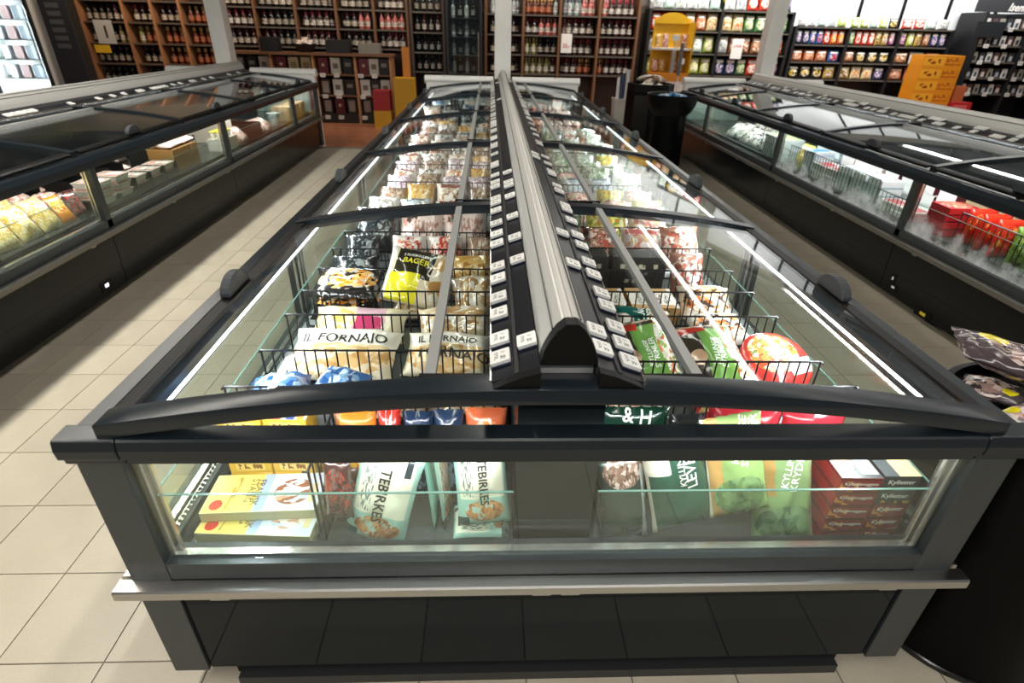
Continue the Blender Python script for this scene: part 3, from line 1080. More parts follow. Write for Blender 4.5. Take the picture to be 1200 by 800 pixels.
P['pinkcream'] = PK('print_pink_cream_bag', '#efe3c4', [('rect', 0.62, 0.5, 0.16, 0.5, '#d9b3bd'), ('rect', 0.62, 0.35, 0.14, 0.2, '#c4436f'), ('food', 0.25, 0.5, 0.24, 0.45, ['#ecd08a', '#f3e6bf', '#dcb768'], '#f0e2bf', 4.0)], 0.2, 0.5)
P['bread_clear'] = PK('print_clear_bread_bag', '#cfc0a4', [('food', 0.5, 0.5, 0.45, 0.42, ['#b08a5c', '#c7a777', '#d9cbb2'], '#e6e0d5', 3.5)], 0.12, 0.8)
P['blackorange'] = PK('print_black_orange_bag', '#23211f', [('food', 0.5, 0.5, 0.44, 0.36, ['#e9952f', '#f2c47a', '#3a322b', '#cfc9c0'], '#1f1d1b', 5.0)], 0.18, 0.7)
P['bager'] = PK('print_black_yellow_bag', '#d5c6a8', [('rect', 0.45, 0.70, 0.30, 0.28, '#2d2a1e'), ('rect', 0.34, 0.26, 0.26, 0.24, '#e8dc32'), ('food', 0.86, 0.5, 0.12, 0.4, ['#c79f63', '#d8b884', '#b98a50'], '#e1d6c2', 3.0), ('rect', 0.05, 0.5, 0.06, 0.5, '#dedbd6')], 0.15, 0.6)
P['redprint'] = PK('print_red_on_white_bag', '#efe6e0', [('food', 0.5, 0.5, 0.46, 0.42, ['#c9462f', '#f0e9e2', '#e8a68a', '#b5402f'], '#f2ece6', 6.0)], 0.22, 0.5)
P['paw'] = PK('print_pale_pink_bag', '#ead4cb', [('food', 0.25, 0.7, 0.18, 0.2, ['#5d3a34', '#d7a292', '#3f2b28'], '#e9c9bd', 4.0), ('text', 0.65, 0.45, 0.25, 0.2, '#b98a7c', 20, 8)], 0.22, 0.5)
P['darkbag'] = PK('print_dark_bag', '#2c2f31', [('food', 0.5, 0.5, 0.4, 0.35, ['#59605f', '#2d3233', '#8b908e'], '#24282a', 5.0)], 0.18, 0.7)
P['white_blue'] = PK('print_white_blue_bag', '#dfe6ea', [('food', 0.5, 0.45, 0.40, 0.30, ['#b9cdd8', '#eef2f3', '#9fb3bf'], '#d9e2e7', 5.0), ('rect', 0.5, 0.85, 0.3, 0.08, '#5c7f99')], 0.18, 0.7)
P['white_brown'] = PK('print_white_brown_bag', '#e6dfd6', [('food', 0.5, 0.42, 0.42, 0.34, ['#a9805e', '#d9bfa2', '#8a5f43', '#e9e3da'], '#efe9e2', 4.5), ('rect', 0.5, 0.86, 0.35, 0.09, '#8c4a3a')], 0.2, 0.7)
P['lilac'] = PK('print_lilac_bag', '#e2d3da', [('food', 0.5, 0.4, 0.4, 0.3, ['#c9b0bb', '#f0e6ea', '#a98797'], '#e8dce1', 4.5), ('text', 0.5, 0.8, 0.3, 0.1, '#7d4f62', 18, 10)], 0.2, 0.7)
P['ochre'] = PK('print_ochre_bag', '#c79a4e', [('food', 0.5, 0.5, 0.42, 0.36, ['#d9b26a', '#a8793a', '#e5cf9c'], '#cfa963', 4.0)], 0.2, 0.7)
P['brown'] = PK('print_brown_bag', '#8f7663', [('food', 0.5, 0.5, 0.42, 0.38, ['#b59a82', '#6d5546', '#d5c6b5', '#94705a'], '#a58a74', 5.0)], 0.2, 0.7)
P['cream_orange'] = PK('print_cream_orange_bag', '#efe6d8', [('food', 0.5, 0.48, 0.42, 0.36, ['#d98a4e', '#f0dcc0', '#b5653a', '#f5efe6'], '#efe2d0', 4.0)], 0.2, 0.7)
P['black_white'] = PK('print_black_white_bag', '#e9e8e4', [('food', 0.5, 0.45, 0.44, 0.40, ['#5c5a57', '#f0efec', '#b9aa98', '#8d8880'], '#f1f0ec', 4.0)], 0.18, 0.8)
P['green_white'] = PK('print_green_white_bag', '#dbe6da', [('food', 0.5, 0.5, 0.44, 0.40, ['#6f9a6a', '#e6eee3', '#9dbb94', '#557a56'], '#dfe9dc', 5.0)], 0.18, 0.8)
P['pale_green'] = PK('print_pale_green_bag', '#d5e0d6', [('food', 0.5, 0.5, 0.46, 0.42, ['#b3c7b2', '#e6eee6', '#8fa88f'], '#d9e3da', 5.0)], 0.14, 0.9)
P['green_dark'] = PK('print_dark_green_bag', '#5c6f5c', [('food', 0.5, 0.5, 0.44, 0.38, ['#8aa084', '#3f5242', '#b5c4ae'], '#6b7f69', 5.0)], 0.18, 0.7)
P['pink_white'] = PK('print_pink_white_bag', '#eed9d2', [('food', 0.5, 0.45, 0.44, 0.36, ['#e0a091', '#f5ebe6', '#d47f73', '#e9cfa0'], '#f2e2db', 5.0), ('rect', 0.5, 0.87, 0.4, 0.08, '#d9736d')], 0.2, 0.6)
P['yellow_green'] = PK('print_yellow_green_bag', '#d3c95a', [('food', 0.5, 0.5, 0.44, 0.38, ['#8aa04a', '#e9d96a', '#c98a3a', '#efe8b0'], '#dbcf68', 5.0)], 0.2, 0.6)
P['orange_white'] = PK('print_orange_white_pack', '#efe3d8', [('food', 0.5, 0.5, 0.46, 0.44, ['#e07a3c', '#f4ede6', '#3f3a38', '#d9a07c'], '#efe6de', 6.0)], 0.2, 0.4)
P['lever'] = PK('print_dark_green_liver_bag', '#2f5a48', [('rect', 0.22, 0.72, 0.16, 0.10, '#ece4d2'), ('rect', 0.30, 0.92, 0.2, 0.06, '#c23a30'), ('food', 0.80, 0.90, 0.22, 0.10, ['#8a5a44', '#b58a6a', '#d3b090'], '#6d4436', 9.0), ('rect', 0.03, 0.5, 0.04, 0.5, '#e9dfc9')], 0.2, 0.6)
P['strimler_light'] = PK('print_light_green_strip_bag', '#93b06c', [('rect', 0.12, 0.5, 0.12, 0.5, '#c49a5c'), ('food', 0.5, 0.22, 0.42, 0.2, ['#6f8f58', '#89a873', '#5f8052'], '#7d9c66', 4.0), ('rect', 0.02, 0.5, 0.03, 0.5, '#eee6d2')], 0.2, 0.6)
P['kr_bag'] = PK('print_green_brown_bag', '#88a26c', [('rect', 0.18, 0.75, 0.16, 0.25, '#b08a52'), ('food', 0.5, 0.2, 0.45, 0.2, ['#5f7f5a', '#7d9a70', '#4d6d50'], '#6f8f63', 4.0), ('rect', 0.97, 0.5, 0.04, 0.5, '#e6dfcd')], 0.2, 0.6)
P['dark_clear'] = PK('print_dark_clear_bag', '#2d3f38', [('food', 0.5, 0.85, 0.4, 0.18, ['#a98a78', '#6b4d42', '#d5c4b8'], '#8a6b5c', 7.0), ('rect', 0.9, 0.45, 0.06, 0.45, '#cfd6d2')], 0.12, 0.9)
P['nug_red'] = PK('print_red_nugget_box', '#8f1f22', [('text_z', 0.25, 0.35, 0.22, 0.4, '#e0913a', 5, 3), ('rect_z', 0.5, 0.92, 0.5, 0.08, '#5f1416')], 0.25, 0.0)
P['nug_top'] = PK('print_nugget_box_top', '#3b4043', [('food', 0.3, 0.5, 0.25, 0.35, ['#e8b95a', '#c98a3a', '#4a4f52'], '#d9a045', 5.0), ('rect', 0.75, 0.5, 0.2, 0.4, '#c9d1d6')], 0.25, 0.0)
P['klet_front'] = PK('print_black_cutlet_box', '#33383a', [('text_z', 0.5, 0.12, 0.45, 0.09, '#c99a4a', 6, 2)], 0.25, 0.0)
P['klet_top'] = PK('print_cutlet_box_top', '#d5dbdd', [('rect', 0.7, 0.5, 0.3, 0.5, '#e9c98a'), ('rect', 0.2, 0.5, 0.2, 0.5, '#4a4f52')], 0.25, 0.0)
P['red_bag'] = PK('print_red_bag', '#c9323f', [('food', 0.5, 0.2, 0.45, 0.25, ['#d9b36a', '#e9d9a0', '#b52a35'], '#a82733', 4.0), ('text', 0.5, 0.75, 0.25, 0.12, '#f0dede', 18, 6)], 0.2, 0.6)
P['dgreen'] = PK('print_forest_bag', '#123b2c', [('food', 0.35, 0.25, 0.25, 0.2, ['#5fae3c', '#2f7a35', '#86c653'], '#184a35', 3.0), ('rect', 0.02, 0.5, 0.03, 0.5, '#7a4a2c')], 0.2, 0.6)
P['teal_thigh'] = PK('print_deep_teal_bag', '#12564f', [('food', 0.85, 0.6, 0.2, 0.4, ['#d99a4e', '#c98046', '#e9c58a'], '#12564f', 4.0), ('disc', 0.28, 0.45, 0.18, 0.22, '#d6cfc6'), ('rect', 0.02, 0.5, 0.05, 0.5, '#d9d2c6')], 0.18, 0.6)
P['strimler'] = PK('print_brown_green_strip_bag', '#433a31', [('rect', 0.56, 0.44, 0.20, 0.42, '#76a652'), ('food', 0.86, 0.5, 0.16, 0.5, ['#e9e2d0', '#8aa64e', '#c96a3a', '#f1ede2'], '#d9d0b8', 6.0), ('rect', 0.30, 0.88, 0.2, 0.07, '#c83a2c'), ('disc', 0.26, 0.42, 0.11, 0.12, '#e0b89a'), ('food', 0.5, 0.97, 0.5, 0.06, ['#d9c6a8', '#b59a78', '#efe6d6'], '#c9b48f', 9.0)], 0.2, 0.6)
P['cardboard'] = PK('print_cardboard_box', '#c39a62', [('rect', 0.5, 0.46, 0.5, 0.30, '#efe9de'), ('text', 0.62, 0.46, 0.26, 0.24, '#8a8276', 22, 6), ('rect', 0.96, 0.5, 0.05, 0.5, '#e8e3da')], 0.5, 0.0)
P['cardboard_side'] = M('carton_side', '#b58b55', 0.6)
P['pizza'] = PK('print_round_pizza_pack', '#c23a34', [('food', 0.5, 0.6, 0.36, 0.34, ['#e9c58a', '#c9502f', '#f0e3c6', '#7d8a45'], '#d98a4a', 6.0), ('rect', 0.75, 0.3, 0.2, 0.12, '#f0ebe4')], 0.2, 0.3)
P['orange_veg'] = PK('print_clear_veg_bag', '#e3d8cc', [('food', 0.5, 0.5, 0.46, 0.42, ['#d9783a', '#efe6da', '#5c4a42', '#e9b07a'], '#e6dccf', 4.5)], 0.15, 0.8)
P['blackbox'] = PK('print_black_box', '#262624', [('text_z', 0.5, 0.75, 0.36, 0.06, '#d9d0b8', 10, 2), ('text_z', 0.45, 0.35, 0.2, 0.05, '#a89f8c', 12, 2)], 0.3, 0.0)
P['brownred'] = PK('print_brown_red_bag', '#a8705c', [('food', 0.5, 0.5, 0.45, 0.4, ['#c9604a', '#e9d2c2', '#7d4a3c', '#efe6df'], '#b98470', 5.0)], 0.2, 0.7)
CN = {'blue_bag': 'bright blue', 'fornaio': 'beige bread', 'pinkcream': 'cream and pink', 'bread_clear': 'clear bread', 'blackorange': 'black and orange', 'redprint': 'red and white printed',
      'paw': 'pale pink', 'darkbag': 'dark glossy', 'white_blue': 'white and pale blue', 'white_brown': 'white and brown', 'lilac': 'pale lilac', 'ochre': 'ochre', 'brown': 'brown',
      'cream_orange': 'cream and orange', 'black_white': 'white and charcoal', 'green_white': 'green and white', 'pale_green': 'pale green', 'green_dark': 'dark green', 'pink_white': 'pink and white',
      'yellow_green': 'yellow and green', 'orange_white': 'orange and white', 'orange_veg': 'clear vegetable', 'brownred': 'brown and red', 'redwhite_snack': 'red with white stripe', 'navy': 'navy', 'orange_pink': 'orange and pink'}

# ------------------------------------------------------------------ middle freezer, front compartment behind the glass end
Z0, ZD = 0.44, 0.60
def cookie_box(x, y, z, yaw, label):
    return carton('cookie_box', [P['flatbox_side'], P['flatbox_top']], (0.285, 0.135, 0.030), x, y, z, label, 'box', yaw, 'flat pastry boxes',
                  [('FRANSK', 'top', -0.14, 0.0, 0.026, -90, TXT_BROWN), ('STANG', 'top', -0.27, 0.1, 0.026, -90, TXT_BROWN)])
cookie_box(-0.742, 0.166, Z0, -1, 'flat pastry box with red dot, lower of the pair behind the left front glass')
cookie_box(-0.735, 0.160, Z0 + 0.0308, -3, 'flat pastry box with red dot lying on top of its twin behind the glass')
cookie_box(-0.737, 0.206, Z0 + 0.0616, 2, 'flat pastry box pushed furthest back on top of the two flat boxes')
for c in range(2):
    for k in range(6):
        carton('biscuit_box', [P['yellowbox'], P['stripebox'] if k == 5 else P['yellowbox']], (0.112, 0.075, 0.044), -0.80 + c * 0.117, 0.318, Z0 + k * 0.0448,
               'small yellow biscuit box, %s from the bottom in the %s stack behind the flat boxes' % (ORD[k], ('outer', 'inner')[c]), 'box', rnd.uniform(-2, 2), 'small yellow boxes')
wire_divider(-0.86, -0.11, 0.366, Z0, 0.755, 'tall black wire panel closing the left front compartment at its back')
wire_divider(0.10, 0.355, -0.575, Z0, 0.70, 'black wire panel running front to back beside the flat pastry boxes', 'y')
wire_divider(0.11, 0.86, 0.366, Z0, 0.755, 'tall black wire panel closing the right front compartment at its back')

bag('roll_bag', P['tebirkes'], (0.16, 0.25, 0.055), -0.418, 0.140, Z0, 'teal and cream roll bag, outermost of the teal bags, its lettering facing the front glass', 'bag', 76, -6, -13, 3, 'teal roll bags',
    [('TEBIRKES', -0.05, 0.12, 0.036, -90, TXT_K)])
for i, (x, y, yw, s) in enumerate(((-0.300, 0.20, 78, 4), (-0.274, 0.20, 78, 5))):
    bag('roll_bag', P['tebirkes' if i == 1 else 'teal_plain'], (0.09, 0.25, 0.018), x, y, Z0, 'teal roll bag on edge, %s of the two squeezed between the lettered ones' % ('outer', 'inner')[i], 'bag', 86, yw, 0, s, 'teal roll bags')
bag('roll_bag', P['tebirkes'], (0.10, 0.14, 0.06), -0.178, 0.150, Z0, 'teal roll bag lying flat at the foot of the leaning lettered one', 'bag', 10, 12, 80, 7, 'teal roll bags')
bag('roll_bag', P['tebirkes'], (0.135, 0.22, 0.042), -0.176, 0.150, Z0 + 0.062, 'teal and cream roll bag with lettering, leaning beside the dark centre partition', 'bag', 72, 2, 4, 8, 'teal roll bags',
    [('TEBIRKES', 0.05, 0.10, 0.030, -90, TXT_K)])
FB = [('orange_snack', -0.508, 0.11, 0.28, 2), ('redwhite_snack', -0.418, 0.06, 0.29, 4), ('navy', -0.345, 0.08, 0.28, 5), ('navy', -0.265, 0.08, 0.285, 6), ('orange_pink', -0.165, 0.11, 0.29, 7)]
for i, (k, x, w, h, s) in enumerate(FB):
    bag('snack_bag', P[k], (w, h, 0.06), x, 0.285, Z0, '%s bag, back of left front compartment, %s from outside' % (CN.get(k, 'orange snack'), ORD[i]), 'bag', 82, rnd.uniform(-3, 3), 0, s, 'bags behind the teal roll bags', lift=0.02)
for i, x in enumerate((-0.528, -0.524)):
    bag('snack_bag', P['dark_red'], (0.07, 0.16, 0.04), x, 0.205 - 0.070 * i, Z0, 'dark red bag beside the wire panel, %s of the two' % ('nearer the flat boxes', 'nearer the teal bags')[i], 'bag', 78, 4 - 8 * i, 0, 3 + i, 'dark red bags')

# right front compartment
bag('liver_bag', P['dark_clear'], (0.13, 0.23, 0.05), 0.185, 0.150, Z0, 'dark see-through bag with brown contents beside the centre partition', 'bag', 74, 6, 5, 2)
bag('liver_bag', P['lever'], (0.17, 0.26, 0.06), 0.315, 0.150, Z0, 'dark green bag with a cream label and white lettering behind the front glass', 'bag', 72, 3, 12, 5, None,
    [('LEVER', 0.34, 0.28, 0.040, 90, TXT_W), ('KYLLING', 0.06, 0.30, 0.022, 90, TXT_W)])
bag('chicken_bag', P['strimler_light'], (0.155, 0.26, 0.055), 0.455, 0.155, Z0, 'light green bag, next to the dark green lettered bag behind the front glass', 'bag', 70, 0, 10, 6, 'light green bags',
    [('KYLLINGE', 0.10, 0.55, 0.026, 70, TXT_W), ('STRIMLER', 0.42, 0.5, 0.030, 70, TXT_W)])
bag('chicken_bag', P['kr_bag'], (0.165, 0.26, 0.055), 0.598, 0.155, Z0, 'green bag with a brown corner, beside the stack of red boxes', 'bag', 70, -2, 6, 7, 'light green bags',
    [('KYLLINGE', 0.12, 0.60, 0.026, 75, TXT_W), ('KRYDRET', 0.42, 0.55, 0.030, 75, TXT_W)])
for k in range(5):
    carton('nugget_box', [P['nug_red'], P['nug_top']], (0.105, 0.15, 0.0445), 0.752, 0.175, Z0 + k * 0.0453, 'red nugget box, %s from the bottom of the stack beside the green bags' % ORD[k], 'box', rnd.uniform(-2, 2), 'red nugget boxes',
           [('Kyllingenuggets', 'front', 0.05, 0.15, 0.0135, 0, TXT_W)])
    carton('cutlet_box', [P['klet_front'] if k > 2 else P['nug_red'], P['klet_top']], (0.093, 0.15, 0.0445), 0.857, 0.180, Z0 + k * 0.0453, '%s cutlet box, %s from the bottom of the outermost stack' % ('charcoal' if k > 2 else 'red', ORD[k]), 'box', rnd.uniform(-2, 2), 'cutlet boxes',
           [('Kylletter', 'front', 0.0, 0.15, 0.019, 0, TXT_W)])
bag('veg_bag', P['dgreen'], (0.20, 0.29, 0.06), 0.225, 0.285, Z0, 'forest green bag with bright leaf print at the back, next to the partition', 'bag', 80, 0, 0, 3, None, [('& H', 0.1, 0.84, 0.05, -8, TXT_W)])
bag('veg_bag', P['darkbag'], (0.10, 0.27, 0.05), 0.375, 0.285, Z0, 'dark glossy bag standing between the forest green and the red bags', 'bag', 82, 4, 0, 4)
bag('berry_bag', P['red_bag'], (0.20, 0.29, 0.065), 0.530, 0.285, Z0, 'red bag at the back of the right front compartment, nearer the partition', 'bag', 80, -3, 0, 5, 'red bags')
bag('berry_bag', P['red_bag'], (0.19, 0.27, 0.06), 0.735, 0.305, Z0, 'red bag at the back of the right front compartment, nearer the outer wall', 'bag', 84, 3, 0, 6, 'red bags')

# ------------------------------------------------------------------ middle freezer, bays seen through the lids
def wires(s, ys, x0=0.11, x1=0.835, name='left', z1=0.75):
    for i, y in enumerate(ys):
        a, b = (x0, x1) if s > 0 else (-x1, -x0)
        wire_divider(a, b, y, ZD, z1, 'black wire divider across the %s half of the middle freezer, %s from front' % (name, ordinal(i)))
LY = [0.565, 0.80, 0.99, 1.21, 1.43, 1.66, 2.05, 2.62, 3.12, 3.62, 4.4, 5.2, 6.0]
RY = [0.505, 0.80, 1.00, 1.21, 1.47, 1.76, 2.12, 2.60, 3.12, 3.62, 4.4, 5.0, 5.4, 5.8, 6.2]
wires(-1, LY, name='left')
wires(1, RY, name='right')

# left half, first bay
bag('bread_bag', P['blue_bag'], (0.17, 0.13, 0.105), -0.755, 0.458, ZD, 'bright blue bag next to the outer wall, the outer of the blue pair', 'bag', 8, 10, 5, 2, 'blue bags')
bag('bread_bag', P['blue_bag'], (0.15, 0.13, 0.105), -0.585, 0.458, ZD, 'bright blue bag next to the beige bags, the inner of the blue pair', 'bag', 8, -12, 0, 3, 'blue bags')
bag('bread_bag', P['fornaio'], (0.20, 0.14, 0.07), -0.385, 0.462, ZD, 'beige bread bag in the front row, next to the inner blue bag', 'bag', 6, 5, 0, 5)
bag('bread_bag', P['fornaio'], (0.17, 0.14, 0.07), -0.200, 0.462, ZD, 'beige bread bag in the front row, under the price rail', 'bag', 6, -4, 0, 6)
bag('bread_bag', P['fornaio'], (0.36, 0.21, 0.085), -0.63, 0.685, ZD, 'long beige bread bag with black capitals, outer of the lettered pair', 'bag', 20, -5, 0, 4, 'lettered bread bags',
    [('IL FORNAIO', 0.0, 0.42, 0.052, 0, TXT_K)], 14, 12)
bag('bread_bag', P['fornaio'], (0.29, 0.18, 0.085), -0.290, 0.685, ZD, 'long beige bread bag with black capitals, beside the price rail', 'bag', 20, -5, 0, 7, 'lettered bread bags',
    [('IL FORNAIO', -0.05, 0.45, 0.036, 0, TXT_K), ('FORNAIO', 0.15, -0.25, 0.052, 0, TXT_K)], 14, 12)
bag('bread_bag', P['pinkcream'], (0.34, 0.16, 0.085), -0.62, 0.895, ZD, 'cream bag with pink panels behind the lettered bread bags', 'bag', 22, -3, 0, 5, None, (), 12, 10)
bag('bread_bag', P['bread_clear'], (0.28, 0.16, 0.085), -0.275, 0.895, ZD, 'clear bread bag behind the lettered bread bag at the price rail', 'bag', 22, 4, 0, 8)
bag('bread_bag', P['blackorange'], (0.27, 0.19, 0.07), -0.705, 1.100, ZD, 'black and orange bag, lower of the two stacked by the outer wall', 'bag', 12, 6, 0, 2, 'black and orange bags', (), 12, 12)
bag('bread_bag', P['blackorange'], (0.26, 0.18, 0.06), -0.700, 1.105, ZD + 0.085, 'black and orange bag lying on top of its twin', 'bag', 14, -4, 0, 9, 'black and orange bags', (), 12, 12)
bag('bread_bag', P['bager'], (0.25, 0.23, 0.075), -0.440, 1.110, ZD + 0.06, 'clear bag with a black and yellow label, propped up in the middle row', 'bag', 42, -4, -10, 6, None,
    [('BAGER', -0.05, 0.42, 0.034, 0, M('print_yellow', '#e8dc32', 0.5)), ('2 RUGBOLLER', -0.1, 0.66, 0.016, 0, TXT_W)], 12, 12)
bag('bread_bag', P['bread_clear'], (0.22, 0.15, 0.06), -0.43, 1.085, ZD, 'clear bread bag under the black and yellow labelled one', 'bag', 8, 0, 0, 5)
bag('bread_bag', P['bread_clear'], (0.19, 0.20, 0.10), -0.205, 1.10, ZD, 'clear bread bag bulging beside the price rail', 'bag', 30, 10, 0, 10)
row6 = [('darkbag', -0.72), ('redprint', -0.47), ('ochre', -0.22)]
for i, (k, x) in enumerate(row6):
    bag('bread_bag', P[k], (0.20, 0.19, 0.08), x, 1.315, ZD, '%s bag in the row behind the propped bread bag' % CN[k], 'bag', 40, rnd.uniform(-8, 8), 0, 2 + i * 3)
row7 = [('darkbag', -0.74), ('redprint', -0.53), ('redprint', -0.36), ('brown', -0.19)]
for i, (k, x) in enumerate(row7):
    bag('bread_bag', P[k], (0.16, 0.20, 0.075), x, 1.545, ZD, '%s bag under second arch, left half, %s from outside' % (CN[k], ORD[i]), 'bag', 42, rnd.uniform(-8, 8), 0, 3 + i * 2)
row8 = [('darkbag', -0.73), ('paw', -0.50), ('paw', -0.28), ('redprint', -0.165)]
for i, (k, x) in enumerate(row8[:3]):
    bag('bread_bag', P[k], (0.22, 0.24, 0.10), x, 1.83, ZD, '%s bag propped past second arch, left half, %s from outside' % (CN[k], ORD[i]), 'bag', 48, rnd.uniform(-8, 8), 0, 5 + i * 2)

# right half, first bay
bag('berry_bag', P['red_bag'], (0.30, 0.11, 0.06), 0.58, 0.440, ZD, 'red bag lying flat below the brown and green bags', 'bag', 4, 4, 0, 7)
bag('berry_bag', P['pink_white'], (0.22, 0.11, 0.07), 0.25, 0.440, ZD, 'pink and white bag lying in the front row next to the price rail', 'bag', 6, 0, 0, 3)
bag('chicken_bag', P['strimler'], (0.22, 0.26, 0.075), 0.345, 0.660, ZD, 'brown and green chicken strip bag nearer the price rail', 'bag', 30, 4, 8, 4, 'brown and green strip bags',
    [('KYLLINGE', 0.02, -0.1, 0.022, 86, TXT_W), ('STRIMLER', 0.22, -0.1, 0.026, 86, TXT_W)], 12, 12)
bag('chicken_bag', P['strimler'], (0.22, 0.26, 0.080), 0.565, 0.655, ZD + 0.005, 'brown and green chicken strip bag in front of the round pizza', 'bag', 22, -6, 10, 6, 'brown and green strip bags',
    [('KYLLINGE', 0.02, -0.08, 0.024, 84, TXT_W), ('STRIMLER', 0.22, -0.08, 0.029, 84, TXT_W)], 12, 12)
bag('chicken_bag', P['teal_thigh'], (0.27, 0.165, 0.07), 0.375, 0.900, ZD + 0.005, 'deep teal chicken bag behind the brown and green bags', 'bag', 24, 0, -6, 5, None,
    [('KYLLING', 0.12, 0.2, 0.034, 84, TXT_W), ('UNDER', 0.36, 0.2, 0.036, 84, TXT_W)], 12, 12)
pz = MB()
pz.lathe([(0.09, 0.0), (0.114, 0.004), (0.118, 0.012), (0.110, 0.020), (0.06, 0.026), (0.0, 0.027)], 24)
o = thing('pizza_pack', pz.mesh('pizza_pack', P['pizza'], True), 'round red pizza pack leaning against the wire beside the outer wall', 'pizza', (0.785, 0.655, ZD + 0.052))
o.rotation_euler = (math.radians(22), math.radians(-6), 0.3)
bag('veg_bag', P['orange_veg'], (0.22, 0.17, 0.06), 0.69, 0.905, ZD, 'clear vegetable bag, front of the two next to the outer wall', 'bag', 12, 6, 0, 8, 'clear vegetable bags')
for i, x in enumerate((0.285, 0.485)):
    carton('chicken_box', [P['cardboard_side'], P['cardboard']], (0.185, 0.185, 0.075), x, 1.105, ZD, 'cardboard box with a white label, the one %s' % ('next to the price rail', 'next to the vegetable bag')[i], 'box', -2, 'cardboard chicken boxes',
           [('KYLLINGE', 'top', -0.55, -0.08, 0.021, 90, TXT_K), ('NUGGETS', 'top', -0.30, -0.08, 0.018, 90, TXT_GREY)])
bag('veg_bag', P['orange_veg'], (0.21, 0.18, 0.075), 0.705, 1.105, ZD, 'clear vegetable bag, back one of the two next to the outer wall', 'bag', 22, -6, 0, 4, 'clear vegetable bags')
for i, (x, w) in enumerate(((0.235, 0.22), (0.475, 0.23))):
    carton('black_carton', P['blackbox'], (w, 0.10, 0.165), x, 1.36, ZD, 'tall black carton behind the cardboard boxes, the %s one' % ('price rail', 'outer')[i], 'box', 2 - 3 * i, 'tall black cartons',
           [('STEAKS', 'front', -0.1, 0.45, 0.026, 0, M('print_cream', '#d9d0b8', 0.5)), ('BURGER', 'front', 0.15, 0.1, 0.016, 0, TXT_GREY)])
bag('veg_bag', P['brownred'], (0.15, 0.19, 0.08), 0.70, 1.345, ZD, 'brown and red bag beside the tall black cartons', 'bag', 50, -5, 0, 2)
carton('black_carton', P['blackbox'], (0.14, 0.09, 0.175), 0.19, 1.60, ZD, 'small black carton standing behind the tall ones at the price rail', 'box', 0)
for i, (k, x) in enumerate((('brownred', 0.36), ('pink_white', 0.56), ('brownred', 0.75))):
    bag('veg_bag', P[k], (0.19, 0.22, 0.09), x, 1.615, ZD, '%s bag in the row behind the black cartons, %s from the rail' % (CN[k], ORD[i]), 'bag', 45, rnd.uniform(-9, 9), 0, 3 + i * 2)
for i, (k, x) in enumerate((('green_dark', 0.22), ('yellow_green', 0.45), ('pink_white', 0.67), )):
    bag('veg_bag', P[k], (0.22, 0.24, 0.10), x, 1.92, ZD, '%s bag just past the second arch of the right half' % CN[k], 'bag', 40, rnd.uniform(-9, 9), 0, 5 + i * 2)


def rows(s, name, ys, pal, cols, size, tilt, kind, first):
    """goods of the farther bays, one row after another"""
    for j, y in enumerate(ys):
        for i in range(cols):
            x = 0.205 + (0.755 - 0.205) * i / (cols - 1) + rnd.uniform(-0.006, 0.006)
            k = pal[(j * cols + i) % len(pal)]
            bag(kind, P[k], (size[0] * rnd.uniform(0.94, 1.04), size[1], size[2]), s * x, y, ZD,
                '%s bag, middle freezer %s, %s row past second arch, %s from rail' % (CN[k], name, ordinal(first + j), ORD[i]), 'bag', tilt + rnd.uniform(-6, 6), rnd.uniform(-9, 9), rnd.uniform(-6, 6),
                rnd.choice((2, 3, 4, 5, 6, 7)), 'frozen food, %s half of the middle freezer' % name, (), 8, 8)
SZ = (0.205, 0.225, 0.105)
rows(-1, 'left', [2.20, 2.47], ['white_blue', 'white_brown', 'white_blue', 'black_white', 'brown', 'white_brown', 'ochre', 'brown'], 4, (0.178, 0.24, 0.078), 30, 'frozen_bag', 0)
rows(-1, 'left', [2.80, 3.00, 3.28, 3.50], ['lilac', 'lilac', 'brown', 'lilac', 'ochre', 'cream_orange', 'black_white', 'white_brown'], 4, (0.178, 0.21, 0.078), 32, 'frozen_bag', 2)
rows(-1, 'left', [3.78, 4.03, 4.26], ['brown', 'black_white', 'cream_orange', 'black_white', 'white_brown', 'black_white', 'cream_orange'], 4, (0.178, 0.24, 0.078), 30, 'frozen_bag', 6)
rows(-1, 'left', [4.56, 4.82, 5.06], ['ochre', 'black_white', 'brown', 'cream_orange', 'black_white'], 4, (0.178, 0.24, 0.078), 30, 'frozen_bag', 9)
rows(-1, 'left', [5.40, 5.75, 6.2], ['darkbag', 'darkbag', 'black_white', 'cream_orange', 'darkbag', 'white_blue'], 4, (0.178, 0.26, 0.078), 55, 'frozen_bag', 12)
rows(1, 'right', [2.27, 2.48], ['yellow_green', 'pink_white', 'pink_white', 'yellow_green', 'yellow_green', 'pink_white', 'yellow_green', 'pink_white'], 4, (0.178, 0.22, 0.078), 28, 'veg_bag', 0)
rows(1, 'right', [2.78, 3.00], ['green_dark', 'white_blue', 'white_blue', 'green_white', 'green_dark', 'pink_white', 'green_white', 'white_blue'], 4, (0.178, 0.22, 0.078), 28, 'veg_bag', 2)
rows(1, 'right', [3.26, 3.50], ['yellow_green', 'green_white', 'green_white', 'green_white', 'green_dark', 'green_white', 'pale_green'], 4, (0.178, 0.22, 0.078), 28, 'veg_bag', 4)
rows(1, 'right', [3.78, 4.03, 4.26, 4.56, 4.80], ['green_dark', 'pale_green', 'pale_green', 'green_white', 'pale_green', 'pale_green'], 4, (0.178, 0.24, 0.078), 30, 'veg_bag', 6)
